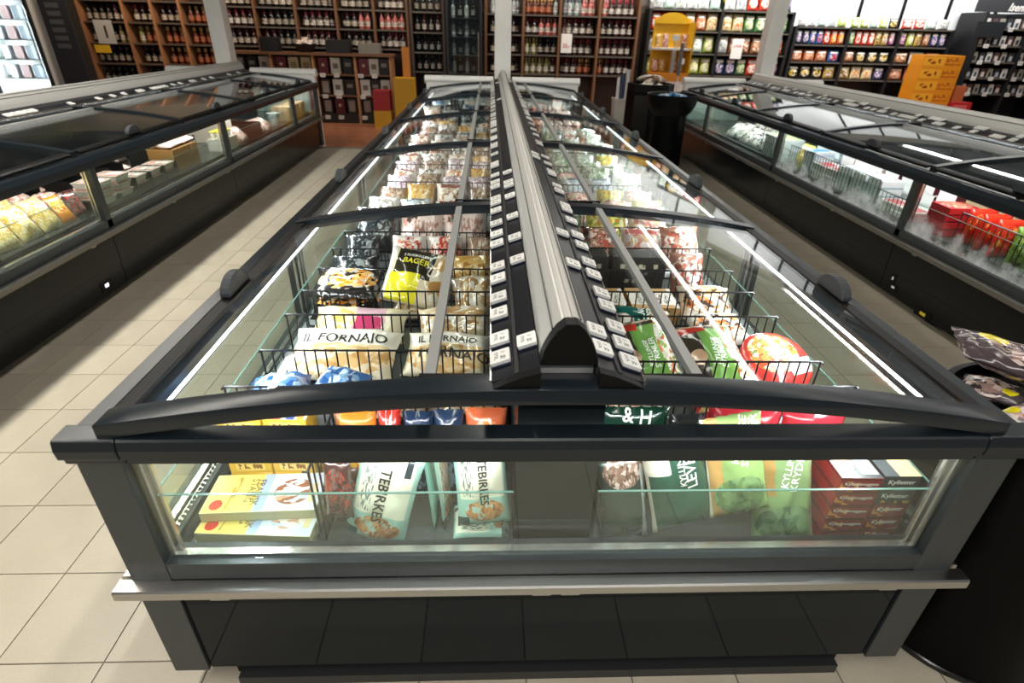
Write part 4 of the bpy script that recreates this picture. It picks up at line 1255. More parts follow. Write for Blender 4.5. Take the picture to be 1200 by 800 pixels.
for j, y in enumerate((5.12, 5.24, 5.52, 5.64, 5.92, 6.04, 6.34, 6.5)):
    for i in range(7):
        bag('ice_pack', P['orange_white'], (0.075, 0.16, 0.045), 0.16 + i * 0.095, y, ZD, 'slim orange pack at the far end, %s row, %s from the rail' % (ORD[j], ORD[i]), 'pack', 75, rnd.uniform(-15, 15), 0, 2 + (i + j) % 4,
            'slim packs at the far end', (), 6, 6)

# ------------------------------------------------------------------ price tags on the ridges
P['yellowbox'] = P['yellowbox']
TAGF = PK('tag_face', '#f4f4f1', [('rect', 0.5, 0.5, 0.5, 0.5, '#f7f7f4'), ('text', 0.30, 0.55, 0.10, 0.30, '#77777a', 30, 9), ('text', 0.66, 0.34, 0.13, 0.15, '#3f3f42', 26, 12), ('text', 0.66, 0.74, 0.12, 0.07, '#8a8a8c', 40, 16)], 0.35, 0.0)
tag_me = MB().prism([(-0.021, -0.0225), (-0.019, -0.0245), (0.019, -0.0245), (0.021, -0.0225), (0.021, 0.0225), (0.019, 0.0245), (-0.019, 0.0245), (-0.021, 0.0225)], 0.004, 0.011, 'z').mesh('price_tag', TAGF)
hold_me = MB().box(-0.0205, 0.0205, -0.0285, 0.0245, 0.0006, 0.0036).mesh('holder', NAVYCLEAR)
def tags(xc, s, row, ys, name, wide=1.0):
    for i, y in enumerate(ys):
        xx = 0.1315 if row == 'outer' else 0.0755
        z = 0.986 + (0.152 - xx) * 0.035 / 0.094 + 0.0004
        o = thing('price_tag', tag_me, 'white price tag, %s row, %s, %s from near end' % (row, name, ordinal(i)), 'price tag', (xc + s * xx, y, z), (0, s * math.atan2(0.035, 0.094), 0), 'price tags on the ridge rails')
        link('holder', hold_me, o)
def run(y0, y1, lo, hi, gap=0.25, seed=1):
    r_ = random.Random(seed)
    out, y = [], y0
    while y < y1:
        out.append(round(y, 3))
        y += r_.uniform(0.055, 0.058) if r_.random() < gap else r_.uniform(lo, hi)
    return out
LO = [0.112, 0.191, 0.316, 0.405, 0.527, 0.614, 0.807, 0.90, 1.016, 1.17, 1.273, 1.335, 1.522, 1.60, 1.731, 1.927, 1.985, 2.218, 2.426, 2.50, 2.683, 2.74] + run(2.95, 6.85, 0.09, 0.22, 0.3, 3)
tags(0, -1, 'outer', LO, 'middle freezer left slope')
tags(0, -1, 'inner', [0.147, 0.618, 0.808, 1.032, 1.3, 1.459, 1.52, 1.705, 4.6, 6.3], 'middle freezer left slope')
RO = [0.095, 0.17, 0.249, 0.361, 0.437, 0.562, 0.653, 0.798, 0.897, 1.055, 1.192, 1.25, 1.466, 1.55, 1.775, 1.83, 2.0, 2.163, 2.528, 2.60] + run(2.85, 6.85, 0.10, 0.25, 0.3, 5)
tags(0, 1, 'outer', RO, 'middle freezer right slope')
tags(0, 1, 'inner', [0.115, 0.193, 0.589, 0.857, 2.053, 2.14, 6.5, 6.7], 'middle freezer right slope')
tags(-3.55, 1, 'outer', [2.6, 3.25, 3.31, 3.37, 3.43, 3.49, 3.9, 4.25, 4.45, 4.62, 4.85, 4.91, 5.1, 5.16, 5.22, 5.28, 5.34, 5.5, 5.65, 5.9, 5.96, 6.2, 6.4, 6.9, 7.2], 'the meat cabinet')
tags(3.56, -1, 'outer', run(2.3, 7.3, 0.09, 0.2, 0.35, 9), 'the right freezer')
tags(3.56, -1, 'inner', run(2.4, 7.2, 0.15, 0.45, 0.25, 11), 'the right freezer')
# ------------------------------------------------------------------ goods in the left chill cabinet
def tray_data(w, d, h, key='clear'):
    k = ('tray', w, d, h, key)
    if k not in _cache:
        mb = MB()
        b = 0.012
        pts = lambda s, z: [(-w / 2 + s, -d / 2 + s, z), (w / 2 - s, -d / 2 + s, z), (w / 2 - s, d / 2 - s, z), (-w / 2 + s, d / 2 - s, z)]
        vs = pts(b, 0) + pts(0, h) + pts(-0.004, h) + pts(-0.004, h + 0.003)
        fs = [(3, 2, 1, 0)]
        for r0 in (0, 4, 8):
            for i in range(4):
                fs.append((r0 + i, r0 + (i + 1) % 4, r0 + 4 + (i + 1) % 4, r0 + 4 + i))
        fs.append((12, 13, 14, 15))
        mb.add(vs, fs)
        _cache[k] = mb
    return _cache[k]
PINK = PK('meat_pink', '#d9a79b', [('food', 0.5, 0.5, 0.5, 0.5, ['#e0b5a8', '#cf8f84', '#ecd0c4'], '#c98278', 4.0)], 0.3, 0.3)
SHELLW = PK('tray_white', '#d6cabd', [('rect', 0.5, 0.5, 0.42, 0.42, '#cf988a'), ('food', 0.35, 0.4, 0.2, 0.2, ['#e6bfb0', '#d39384', '#efe0d6'], '#e3cfc2', 5.0), ('rect', 0.68, 0.66, 0.18, 0.18, '#f3eee6')], 0.18, 0.3)
P['pasta'] = PK('print_pasta_bag', '#eed79a', [('food', 0.5, 0.5, 0.5, 0.5, ['#f3e3b4', '#e4bf62', '#f0d488', '#f8eed0'], '#d9ad4c', 7.0)], 0.2, 0.7)
P['meatbag'] = PK('print_pink_meat_bag', '#e3c3b6', [('food', 0.5, 0.5, 0.46, 0.44, ['#d99a8c', '#efdfd6', '#c97f74'], '#ead2c6', 5.0)], 0.2, 0.6)
tray_i = [0]
def tray(x, y, z, size, label, yaw=0, content=True):
    o = link('meat_tray', tray_data(*size).mesh('meat_tray', SHELLW))
    tag(o, label, 'tray', 'meat trays in the chill cabinet')
    o.location = (x, y, z + 0.0005)
    o.rotation_euler = (0, 0, math.radians(yaw))
    if content:
        link('film_label', _cache.setdefault('filmlab', MB().box(-0.035, 0.035, -0.022, 0.022, 0, 0.0008).mesh('film_label', PK('film_label', '#f4f1e8', [('text', 0.5, 0.5, 0.4, 0.35, '#6d6a62', 14, 6)], 0.4, 0))), o, (0.02, 0.01, size[2] + 0.0032))
    return o
def black_tray(x0, x1, y0, y1, z, h, label):
    mb = MB()
    t = 0.006
    mb.box(x0, x1, y0, y1, z + 0.0005, z + 0.006)
    mb.box(x0, x0 + t, y0, y1, z + 0.006, z + h)
    mb.box(x1 - t, x1, y0, y1, z + 0.006, z + h * 0.55)
    mb.box(x0 + t, x1 - t, y0, y0 + t, z + 0.006, z + h)
    mb.box(x0 + t, x1 - t, y1 - t, y1, z + 0.006, z + h)
    me = mb.mesh('display_tray', BLACK)
    return thing('display_tray', me, label, 'display tray', (0, 0, 0), (0, 0, 0), 'black display trays')
DK = 0.505
for i, y in enumerate((1.36, 1.57, 1.78)):
    black_tray(-2.845, -2.645, y - 0.09, y + 0.09, DK, 0.06, 'black display tray under the front meat trays, %s from the near end of the cabinet' % ORD[i])
    for k in range(2):
        tray(-2.745, y, DK + 0.007 + k * 0.052, (0.165, 0.155, 0.047), 'pink meat tray, %s layer, %s from the near end beside the pasta' % (('lower', 'upper')[k], ORD[i]), rnd.uniform(-1.5, 1.5))
n = 0
for i, x in enumerate((-3.00, -3.20)):
    for j in range(6):
        bag('pasta_bag', P['pasta'], (0.17, 0.24, 0.085), x, 1.50 + j * 0.18, DK, 'yellow pasta bag, %s row from the glass, %s from the near end' % (('second', 'third')[i], ORD[j]), 'bag', 52, 80 + rnd.uniform(-15, 15), 0, 2 + (i + j) % 6, 'pasta bags', (), 8, 8)
for j in range(3):
    bag('pasta_bag', P['pasta'], (0.16, 0.20, 0.085), -2.75, 2.02 + j * 0.17, DK, 'yellow pasta bag right behind the window, %s from the near end' % ORD[j], 'bag', 58, 84 + rnd.uniform(-12, 12), 0, 3 + j, 'pasta bags', (), 8, 8)
for j, (y, k) in enumerate(((2.50, 'orange_snack'), (2.63, 'dark_red'))):
    bag('snack_bag', P[k], (0.13, 0.17, 0.05), -2.745, y, DK, ('orange snack bag beside the second window post of the chill cabinet', 'dark red snack bag behind the second window post of the chill cabinet')[j], 'bag', 60, 82, 0, 4 + j, None, (), 8, 8)
for i, y in enumerate((2.86, 3.06, 3.26, 3.46, 3.66)):
    lay = 3 if i < 2 else 2
    black_tray(-2.855, -2.645, y - 0.092, y + 0.092, DK, 0.11 if i > 1 else 0.05, 'black display tray behind the third window, %s from the near post' % ORD[i])
    for k in range(lay):
        tray(-2.745, y, DK + 0.007 + k * 0.052, (0.165, 0.15, 0.047), 'pale meat tray behind the third window, %s from the near post, layer %s from below' % (ORD[i], ORD[k]), rnd.uniform(-2, 2))
for i, x in enumerate((-2.965, -3.175)):
    for j in range(5):
        y = 2.74 + j * 0.205
        if j in (1, 3):
            black_tray(x - 0.09, x + 0.09, y - 0.09, y + 0.09, DK, 0.15, 'tall black display tray, %s row from glass, %s in the third window' % (('second', 'third')[i], ORD[j]))
        bag('meat_bag', P['meatbag'], (0.12, 0.11, 0.07) if j in (1, 3) else (0.16, 0.17, 0.09), x, y, DK + 0.008 if j in (1, 3) else DK, 'pink meat bag, %s row from glass, %s from the third window post' % (('second', 'third')[i], ORD[j]), 'bag', 20, rnd.uniform(60, 120), 0, 2 + j, 'pink meat bags', (), 8, 8)
# brown carton with packs, yellow lidded cups
carton('shipping_carton', M('brown_carton', '#8a6330', 0.55, var=0.1), (0.20, 0.42, 0.17), -2.80, 4.03, DK, 'long brown carton carrying pink meat packs behind the third window')
for j in range(4):
    bag('meat_bag', P['meatbag'], (0.10, 0.17, 0.05), -2.80, 3.88 + j * 0.105, DK + 0.171, 'pink meat pack on the brown carton, %s from the near end' % ORD[j], 'bag', 6, 90, 0, 3 + j, 'packs on the brown carton', (), 8, 8)
carton('shipping_carton', M('black_carton_board', '#1c1a18', 0.5), (0.24, 0.62, 0.135), -3.04, 4.30, DK, 'low black carton under the yellow lidded cups')
cup = MB(); cup.cur = 0
cup.lathe([(0.022, 0.0), (0.027, 0.052)], 10)
cup.cur = 1
cup.lathe([(0.0285, 0.0522), (0.0285, 0.060), (0.026, 0.062)], 10)
cup_me = cup.mesh('dip_cup', [M('cup_clear', '#d9d0bf', 0.25), M('lid_yellow', '#e3d04a', 0.35)], True)
for j in range(9):
    for i in range(3):
        thing('dip_cup', cup_me, 'yellow lidded cup on the black carton, %s from near end, %s from window' % (ORD[j], ORD[i]), 'cup', (-2.965 - i * 0.064, 4.04 + j * 0.0645, DK + 0.1357), (0, 0, 0), 'yellow lidded cups')
for j in range(4):
    for i in range(2):
        thing('dip_cup', cup_me, 'yellow lidded cup on the white carton, %s from near end, %s from window' % (ORD[j], ORD[i]), 'cup', (-2.71 - i * 0.064, 4.72 + j * 0.064, DK + 0.1107), (0, 0, 0), 'yellow lidded cups')
carton('shipping_carton', M('white_carton_board', '#cfc9bc', 0.5), (0.16, 0.30, 0.11), -2.735, 4.82, DK, 'white carton with yellow lidded cups just past the third window post')
for j, y in enumerate((5.06, 5.22)):
    bag('meat_bag', P['meatbag'], (0.15, 0.19, 0.08), -2.745, y, DK, 'pink meat bag past the cups, the %s of the two' % ('nearer', 'farther')[j], 'bag', 40, 84, 0, 4 + j, None, (), 8, 8)
black_tray(-2.995, -2.645, 5.36, 5.62, DK, 0.14, 'deep black display tray in the far window of the chill cabinet')
for j in range(2):
    bag('meat_bag', P['meatbag'], (0.16, 0.20, 0.08), -2.75, 5.74 + j * 0.2, DK, 'pale pink bag behind the deep black tray, %s from it' % ORD[j], 'bag', 35, 86, 0, 5 + j, None, (), 8, 8)
carton('shipping_carton', M('tall_white_board', '#bdb3a5', 0.5), (0.30, 0.22, 0.20), -2.98, 5.20, DK, 'pale upright carton standing behind the pink bags')
tubme = MB().lathe([(0.05, 0.0), (0.075, 0.13), (0.079, 0.13), (0.079, 0.137), (0.0, 0.139)], 14).mesh('salad_tub', M('tub_clear', '#c9cfc8', 0.15, var=0.2, vscale=30), True)
thing('salad_tub', tubme, 'clear round tub alone in the far window of the chill cabinet', 'tub', (-2.74, 6.28, DK + 0.0008))
for j in range(3):
    carton('shipping_carton', M('beige_board', '#c7a983', 0.5), (0.22, 0.18, 0.16), -2.77, 6.72 + j * 0.24, DK, 'beige carton behind the last window, %s from the near post' % ORD[j], 'box', 0, 'beige cartons')
for j in range(9):
    x = -3.05 - 0.2 * (j % 2)
    if j < 4 or j > 5:
        bag('meat_bag', P['meatbag' if j % 3 else 'white_brown'], (0.15, 0.17, 0.08), -3.37, 3.86 + j * 0.26, DK, '%s bag, innermost row of chill cabinet, %s past brown carton' % (('white and brown', 'pink meat', 'pink meat')[j % 3], ORD[j]), 'bag', 25, 90, 0, 2 + j % 5, 'innermost row of the chill cabinet', (), 8, 8)

# ------------------------------------------------------------------ goods in the right freezer
P['redbox'] = PK('print_red_meal_box', '#c4242c', [('foodrect', 0.5, 0.5, 0.46, 0.42, ['#e9b58a', '#c8322e', '#efd9c2', '#d9402f'], '#d93a34', 5.0), ('rect_z', 0.5, 0.12, 0.5, 0.1, '#7a1016')], 0.3, 0.0)
P['redorange'] = PK('print_red_orange_bag', '#d9331f', [('food', 0.5, 0.5, 0.45, 0.4, ['#d9552a', '#c9281c', '#e0a04a', '#d0301f', '#c92a1c'], '#c4241a', 3.0)], 0.22, 0.5)
P['greenpack'] = PK('print_leaf_green_bag', '#7c9a3c', [('food', 0.5, 0.5, 0.45, 0.4, ['#a9c25a', '#5f7d2e', '#d9dca0'], '#86a545', 5.0)], 0.22, 0.5)
P['whitebox'] = PK('print_white_meal_box', '#e6e9ea', [('foodrect', 0.6, 0.5, 0.3, 0.36, ['#d9e1e6', '#c9a58a', '#eef1f2', '#7f6a62'], '#dfe4e8', 6.0), ('rect_z', 0.5, 0.15, 0.5, 0.14, '#a9bcc4')], 0.3, 0.0)
P['bluebox'] = PK('print_blue_white_box', '#e3eaee', [('rect', 0.5, 0.5, 0.4, 0.3, '#4a8fc9'), ('rect_z', 0.5, 0.5, 0.5, 0.2, '#b9d2e3')], 0.3, 0.0)
P['redflat'] = PK('print_red_white_box', '#e9e3e1', [('rect', 0.4, 0.5, 0.3, 0.4, '#d0454a'), ('rect_z', 0.5, 0.5, 0.5, 0.2, '#e3b3b3')], 0.3, 0.0)
P['winebox'] = PK('print_white_maroon_box', '#e9e7e4', [('rect_z', 0.5, 0.45, 0.5, 0.40, '#6b3038')], 0.3, 0.0)
P['limebox'] = PK('print_white_lime_box', '#dfe6e6', [('rect', 0.5, 0.5, 0.42, 0.4, '#c3d98a'), ('rect_z', 0.5, 0.5, 0.5, 0.3, '#c9d6d6')], 0.3, 0.0)
P['beigebox'] = PK('print_beige_mixed_box', '#b59a7a', [('foodrect', 0.5, 0.5, 0.46, 0.46, ['#8c6a4e', '#d9c7a8', '#5c4a3c', '#c2a06c'], '#a98d68', 6.0)], 0.35, 0.0)
def boxrow(mat, lab, x, ys, size, lay, group, z=DK):
    for i, y in enumerate(ys):
        for k in range(lay):
            carton('meal_box', P[mat], size, x + rnd.uniform(-0.006, 0.006), y, z + k * (size[2] + 0.001), '%s, %s along, %s from below' % (lab, ORD[i], ORD[k]), 'box', rnd.uniform(-3, 3), group)
boxrow('whitebox', 'white meal box, right freezer, nearest window', 2.755, [1.46, 1.67], (0.17, 0.19, 0.065), 3, 'white boxes, nearest window')
for j in range(2):
    bag('veg_bag', P['greenpack'], (0.17, 0.22, 0.045), 2.772, 1.825 + j * 0.10, DK, 'leaf green bag in the nearest window of the right freezer, %s one' % ('nearer', 'farther')[j], 'bag', 88, 0, 0, 4 + j, None, (), 8, 8, lift=0.02)
for j in range(3):
    bag('snack_bag', P['redorange'], (0.18, 0.22, 0.045), 2.772, 2.05 + j * 0.105, DK, 'red and orange bag, nearest window of right freezer, %s from the green' % ORD[j], 'bag', 88, 0, 0, 3 + j, None, (), 8, 8, lift=0.02)
boxrow('redbox', 'red meal box by the right freezer window post', 2.772, [2.475], (0.20, 0.17, 0.045), 4, 'red boxes by the post')
boxrow('beigebox', 'beige meal box, second row of right freezer', 3.05, [1.55, 1.75, 1.95, 2.15, 2.345, 2.54], (0.18, 0.18, 0.06), 3, 'beige boxes, second row')
boxrow('beigebox', 'beige meal box, third row of right freezer', 3.27, [1.55, 1.75, 1.95, 2.15, 2.345, 2.54], (0.18, 0.18, 0.06), 3, 'beige boxes, third row')
boxrow('redflat', 'flat red and white box low behind the rime', 2.755, [2.76, 2.96], (0.17, 0.18, 0.035), 2, 'flat boxes behind the rime')
boxrow('whitebox', 'white meal box, right freezer, middle window', 2.755, [3.16, 3.35, 3.54], (0.17, 0.17, 0.06), 3, 'white boxes, middle window')
boxrow('winebox', 'maroon sided white box, second row', 3.03, [2.78, 2.98, 3.18, 3.38], (0.18, 0.17, 0.065), 3, 'maroon sided boxes')
boxrow('whitebox', 'white meal box, third row of right freezer', 3.26, [2.78, 2.98, 3.18, 3.38, 3.58, 3.78, 3.98, 4.18], (0.18, 0.17, 0.065), 3, 'white boxes, third row')
boxrow('redflat', 'red and white box, middle window front row', 2.772, [3.74, 3.94], (0.18, 0.18, 0.06), 2, 'red and white boxes')
boxrow('redflat', 'red and white box past the maroon sided ones', 3.04, [3.60, 3.80, 4.00], (0.18, 0.18, 0.06), 3, 'red and white boxes')
boxrow('bluebox', 'blue and white box, middle window front row', 2.772, [4.15], (0.18, 0.18, 0.065), 3, 'blue and white boxes')
boxrow('bluebox', 'blue and white box, middle window second row', 3.04, [4.22, 4.42], (0.18, 0.18, 0.065), 3, 'blue and white boxes')
bag('veg_bag', P['yellow_green'], (0.18, 0.22, 0.08), 2.755, 4.36, DK, 'yellow and green bag beside the far post of the middle window', 'bag', 70, -86, 0, 4, None, (), 8, 8)
boxrow('limebox', 'lime topped white box past the far post', 2.782, [4.74, 4.96], (0.20, 0.20, 0.10), 2, 'white and lime boxes')
for j in range(5):
    for i in range(2):
        bag('frozen_bag', P['black_white'], (0.20, 0.23, 0.09), 2.79 + i * 0.23, 5.22 + j * 0.21, DK, 'charcoal and white bag, right freezer far window, %s row, %s from glass' % (ORD[j], ORD[i]), 'bag', 40, -80 + rnd.uniform(-15, 15), 0, 2 + (i + j) % 5, 'charcoal bags, far window', (), 8, 8)
wi = 0
for (a, b) in ((1.42, 1.83), (1.86, 2.28), (2.68, 3.06), (3.08, 3.62), (3.66, 4.04), (4.06, 4.44), (4.64, 5.06)):
    wire_divider(a, b, 2.6575, DK, 0.70 if wi != 2 else 0.64, 'black wire panel along the glass of the right freezer, %s from the near end' % ORD[wi], 'y', 0.044)
    wi += 1
wi = 0
for y in (1.62, 2.28, 2.86, 3.06, 3.64, 4.05, 4.46, 5.08):
    wire_divider(2.72, 3.42, y + 0.0, DK + 0.19, 0.755, 'black wire divider across the right freezer, %s from the near end' % ORD[wi]) if False else None
    wi += 1
# small fittings on the base panels
for root_, sx, yy, zz, mat_, nm, sz in ((F_LEFT, 1, 2.42, 0.125, emit_mat('display_blue', '#cfe4ff', 2.2), 'control_display', (0.035, 0.022)), (F_RIGHT, -1, 2.52, 0.172, WHITEG, 'status_mark', (0.016, 0.022)), (F_RIGHT, -1, 2.49, 0.120, WHITEG, 'lock_lever', (0.03, 0.014)), (F_RIGHT, -1, 2.17, 0.078, M('sticker_yellow', '#d9c83a', 0.5), 'sticker', (0.05, 0.02))):
    face = 0.980 if zz < 0.211 else 0.985
    fb = part(nm, MB().box(sx * (face + 0.0005), sx * (face + 0.003), yy - sz[0] * 1.5, yy + sz[0] * 1.5, zz - sz[1] * 1.4, zz + sz[1] * 1.4), BLACK, root_)
    part('face', MB().box(sx * (face + 0.0032), sx * (face + 0.0042), yy - sz[0] / 2, yy + sz[0] / 2, zz - sz[1] / 2, zz + sz[1] / 2), mat_, fb)
# ------------------------------------------------------------------ dump bins beside the freezers
def pile(cx, cy, z, r, mats, n, name, fmt, group, size=(0.16, 0.20, 0.06), seed=1):
    """loose bags heaped in a bin, each its own object"""
    r_ = random.Random(seed)
    for i in range(n):
        ring = i % 5
        a = 2 * PI * i / 5 + (i // 5) * 0.6
        rr = r * (0.62 if i < 5 else 0.30)
        bag(name, P[mats[i % len(mats)]], size, cx + rr * math.cos(a), cy + rr * math.sin(a), z + 0.045 * (i // 5), fmt % ORD[i], 'bag', r_.uniform(5, 30), math.degrees(a) + 90, 0, 2 + i % 6, group, (), 8, 8)
BINX, BINY = 1.318, 0.215
b = empty('dump_bin', (BINX, BINY, 0), 'tall black round dump bin of coffee bags beside the middle freezer', 'bin')
body = MB().lathe([(0.255, 0.0), (0.268, 0.008), (0.268, 0.03), (0.262, 0.05), (0.258, 0.66), (0.262, 0.74)], 40)
part('body', body, M('bin_black', '#040405', 0.38, 0.0, 0.12), b, True)
rim = MB().lathe([(0.262, 0.74), (0.266, 0.745), (0.266, 0.765), (0.258, 0.770), (0.246, 0.770), (0.242, 0.74), (0.236, 0.735), (0.0, 0.735)], 40, closed=False)
part('rim', rim, BLACK, b, True)
part('base_ring', MB().lathe([(0.270, 0.0), (0.274, 0.004), (0.274, 0.018), (0.270, 0.022)], 40), M('ring_black', '#101113', 0.18), b, True)
P['coffee'] = PK('print_coffee_bag', '#51474a', [('food', 0.5, 0.4, 0.46, 0.4, ['#9c8078', '#3a3436', '#c9b0a6', '#6d5c5a'], '#d9c6bf', 4.0), ('disc', 0.7, 0.72, 0.16, 0.12, '#f0e321')], 0.2, 0.7)
P['coffee_w'] = PK('print_white_coffee_bag', '#cfc8c6', [('food', 0.5, 0.5, 0.46, 0.4, ['#d9a9a0', '#8a8284', '#e9dcd8'], '#b5a6a4', 4.0), ('rect', 0.3, 0.85, 0.3, 0.1, '#3c4c9a'), ('disc', 0.2, 0.3, 0.14, 0.12, '#f0e321')], 0.2, 0.7)
for i in range(6):
    a = 0.3 + 2 * PI * i / 6
    k = 'coffee_w' if i % 2 else 'coffee'
    bag('coffee_bag', P[k], (0.112, 0.140, 0.045), BINX + 0.152 * math.cos(a), BINY + 0.152 * math.sin(a), 0.743, '%s coffee bag, bottom layer of near dump bin, %s round from outer side' % ('pale' if k == 'coffee_w' else 'dark', ORD[i]), 'bag',
        3, math.degrees(a) + 90, 0, 2 + i, 'coffee bags in the near bin', lift=0.03)
for i, (dx, dy, k, w_, h_, ya) in enumerate(((-0.075, 0.115, 'coffee', 0.19, 0.29, 62), (0.105, 0.14, 'coffee_w', 0.16, 0.25, -28), (0.03, -0.10, 'coffee_w', 0.19, 0.26, 20))):
    bag('coffee_bag', P[k], (w_, h_, 0.07), BINX + dx, BINY + dy, 0.79, '%s large coffee bag on top of the near dump bin, %s' % ('pale' if k == 'coffee_w' else 'dark', ('pointing towards the freezer', 'at the outer back', 'nearest the viewer')[i]), 'bag',
        (10, 6, 4)[i], ya, 0, 3 + i, 'coffee bags in the near bin', (), 14, 16, lift=0.16)

t = empty('dump_bin', (2.0, 6.2, 0), 'black bowl-topped dump bin on a round stand between the freezers', 'bin')
part('stand', MB().lathe([(0.23, 0.0), (0.23, 0.02), (0.205, 0.04), (0.195, 0.66), (0.19, 0.72)], 28), M('bin_black', '#060607', 0.32), t, True)
part('bowl', MB().lathe([(0.16, 0.69), (0.24, 0.76), (0.285, 0.85), (0.300, 0.945), (0.294, 0.950), (0.284, 0.946), (0.268, 0.88), (0.0, 0.86)], 32, closed=False), BLACK, t, True)
P['blue_small'] = PK('print_small_blue_bag', '#2f78b8', [('food', 0.5, 0.5, 0.4, 0.4, ['#7fb3dd', '#1d5a96', '#d9e6ef'], '#3f86c4', 4.0)], 0.2, 0.6)
for i in range(5):
    a = i * 1.257
    bag('candy_bag', P['blue_small'], (0.11, 0.14, 0.045), 2.0 + 0.13 * math.cos(a), 6.2 + 0.13 * math.sin(a), 0.885, 'small blue bag in the bowl-topped bin, %s around the rim' % ORD[i], 'bag', 14, math.degrees(a) + 90, 0, 2 + i, 'blue bags in the bowl', (), 8, 8)
sg = empty('sign_holder', (2.03, 6.20, 0.877), 'slim grey sign holder standing in the bowl-topped bin', 'sign')
part('pole', MB().tube((0, 0, 0), (0.03, 0.1, 0.26), 0.007, 8), STEEL, sg)
part('sign_plate', MB().box(0.022, 0.034, 0.06, 0.16, 0.26, 0.60), M('sign_grey', '#77767a', 0.3), sg)

t = empty('dump_bin', (1.93, 6.98, 0), 'black eight-sided dump bin with a gold crest behind the bowl-topped one', 'bin', None, 0.2)
mb = MB()
oc = [(0.30 * math.cos(PI / 8 + q * PI / 4), 0.30 * math.sin(PI / 8 + q * PI / 4)) for q in range(8)]
mb.prism(oc, 0.0, 0.91, 'z')
part('body', mb, M('bin_black', '#060607', 0.32), t)
mb = MB()
for q in range(8):
    a, c = oc[q], oc[(q + 1) % 8]
    mb.prism([a, c, (c[0] * 0.93, c[1] * 0.93), (a[0] * 0.93, a[1] * 0.93)], 0.91, 1.0, 'z')
part('rim', mb, BLACK, t)
GOLD = PK('gold_crest', '#12100c', [('food', 0.5, 0.5, 0.42, 0.44, ['#a98b4a', '#17140f', '#c4a864', '#2a2318'], '#7d6636', 5.0)], 0.35, 0.0)
for q in (4, 5):
    an = PI / 8 + q * PI / 4 + PI / 8
    ap = 0.30 * math.cos(PI / 8)
    mb = MB()
    mb.box(-0.105, 0.105, 0.0008, 0.004, 0.26, 0.87)
    pc = part('crest_panel', mb, GOLD, t)
    pc.location = (ap * math.cos(an), ap * math.sin(an), 0)
    pc.rotation_euler = (0, 0, an - PI / 2)
for i in range(6):
    a = i * 1.05
    bag('coffee_bag', P['brown' if i % 2 else 'white_brown'], (0.15, 0.19, 0.06), 1.93 + 0.12 * math.cos(a), 6.98 + 0.12 * math.sin(a), 0.913 + 0.05 * (i // 4), '%s bag heaped in the eight-sided bin, %s around' % ('brown' if i % 2 else 'white and brown', ORD[i]), 'bag', 16, math.degrees(a) + 90, 0, 2 + i, 'bags in the eight-sided bin', (), 8, 8)

# ------------------------------------------------------------------ bin of paper rolls
t = empty('waste_bin', (1.72, 7.70, 0), 'light grey square bin holding rolls of wrapping paper', 'bin')
mb = MB()
for (s, z0, z1) in ((0.0, 0.0, 0.72),):
    a, c = 0.085, 0.115
    vs = [(-a, -a, 0), (a, -a, 0), (a, a, 0), (-a, a, 0), (-c, -c, 0.74), (c, -c, 0.74), (c, c, 0.74), (-c, c, 0.74), (-c * 0.9, -c * 0.9, 0.74), (c * 0.9, -c * 0.9, 0.74), (c * 0.9, c * 0.9, 0.74), (-c * 0.9, c * 0.9, 0.74),
          (-a * 0.9, -a * 0.9, 0.03), (a * 0.9, -a * 0.9, 0.03), (a * 0.9, a * 0.9, 0.03), (-a * 0.9, a * 0.9, 0.03)]
    fs = [(3, 2, 1, 0)] + [(r0 + i, r0 + (i + 1) % 4, r0 + 4 + (i + 1) % 4, r0 + 4 + i) for r0 in (0, 4, 8) for i in range(4)] + [(12, 13, 14, 15)]
    mb.add(vs, fs)
part('body', mb, M('bin_beige', '#c9c4ba', 0.45), t)
part('rim', MB().prism([(-0.121, -0.121), (0.121, -0.121), (0.121, -0.104), (-0.121, -0.104)], 0.715, 0.745, 'z').prism([(-0.121, 0.104), (0.121, 0.104), (0.121, 0.121), (-0.121, 0.121)], 0.715, 0.745, 'z'), M('bin_beige', '#c9c4ba', 0.45), t)
ROLL = [('white', '#e3e3e6'), ('navy', '#3a4563'), ('cream', '#d9d6cf'), ('maroon', '#5c2f3c'), ('grey blue', '#76809a'), ('silver', '#b9bcc4')]
for i, (n_, c_) in enumerate(ROLL):
    x, y = -0.052 + 0.052 * (i % 3), -0.03 + 0.06 * (i // 3)
    mb = MB().tube((0, 0, 0), (0.01 * (i - 2), 0.01, 0.98 + 0.05 * (i % 3)), 0.023, 12)
    thing('paper_roll', mb.mesh('paper_roll', M('roll_' + n_.replace(' ', '_'), c_, 0.35), True), '%s roll of wrapping paper standing in the grey bin' % n_, 'paper roll', (1.72 + x, 7.70 + y, 0.032), (0, 0, 0), 'wrapping paper rolls')

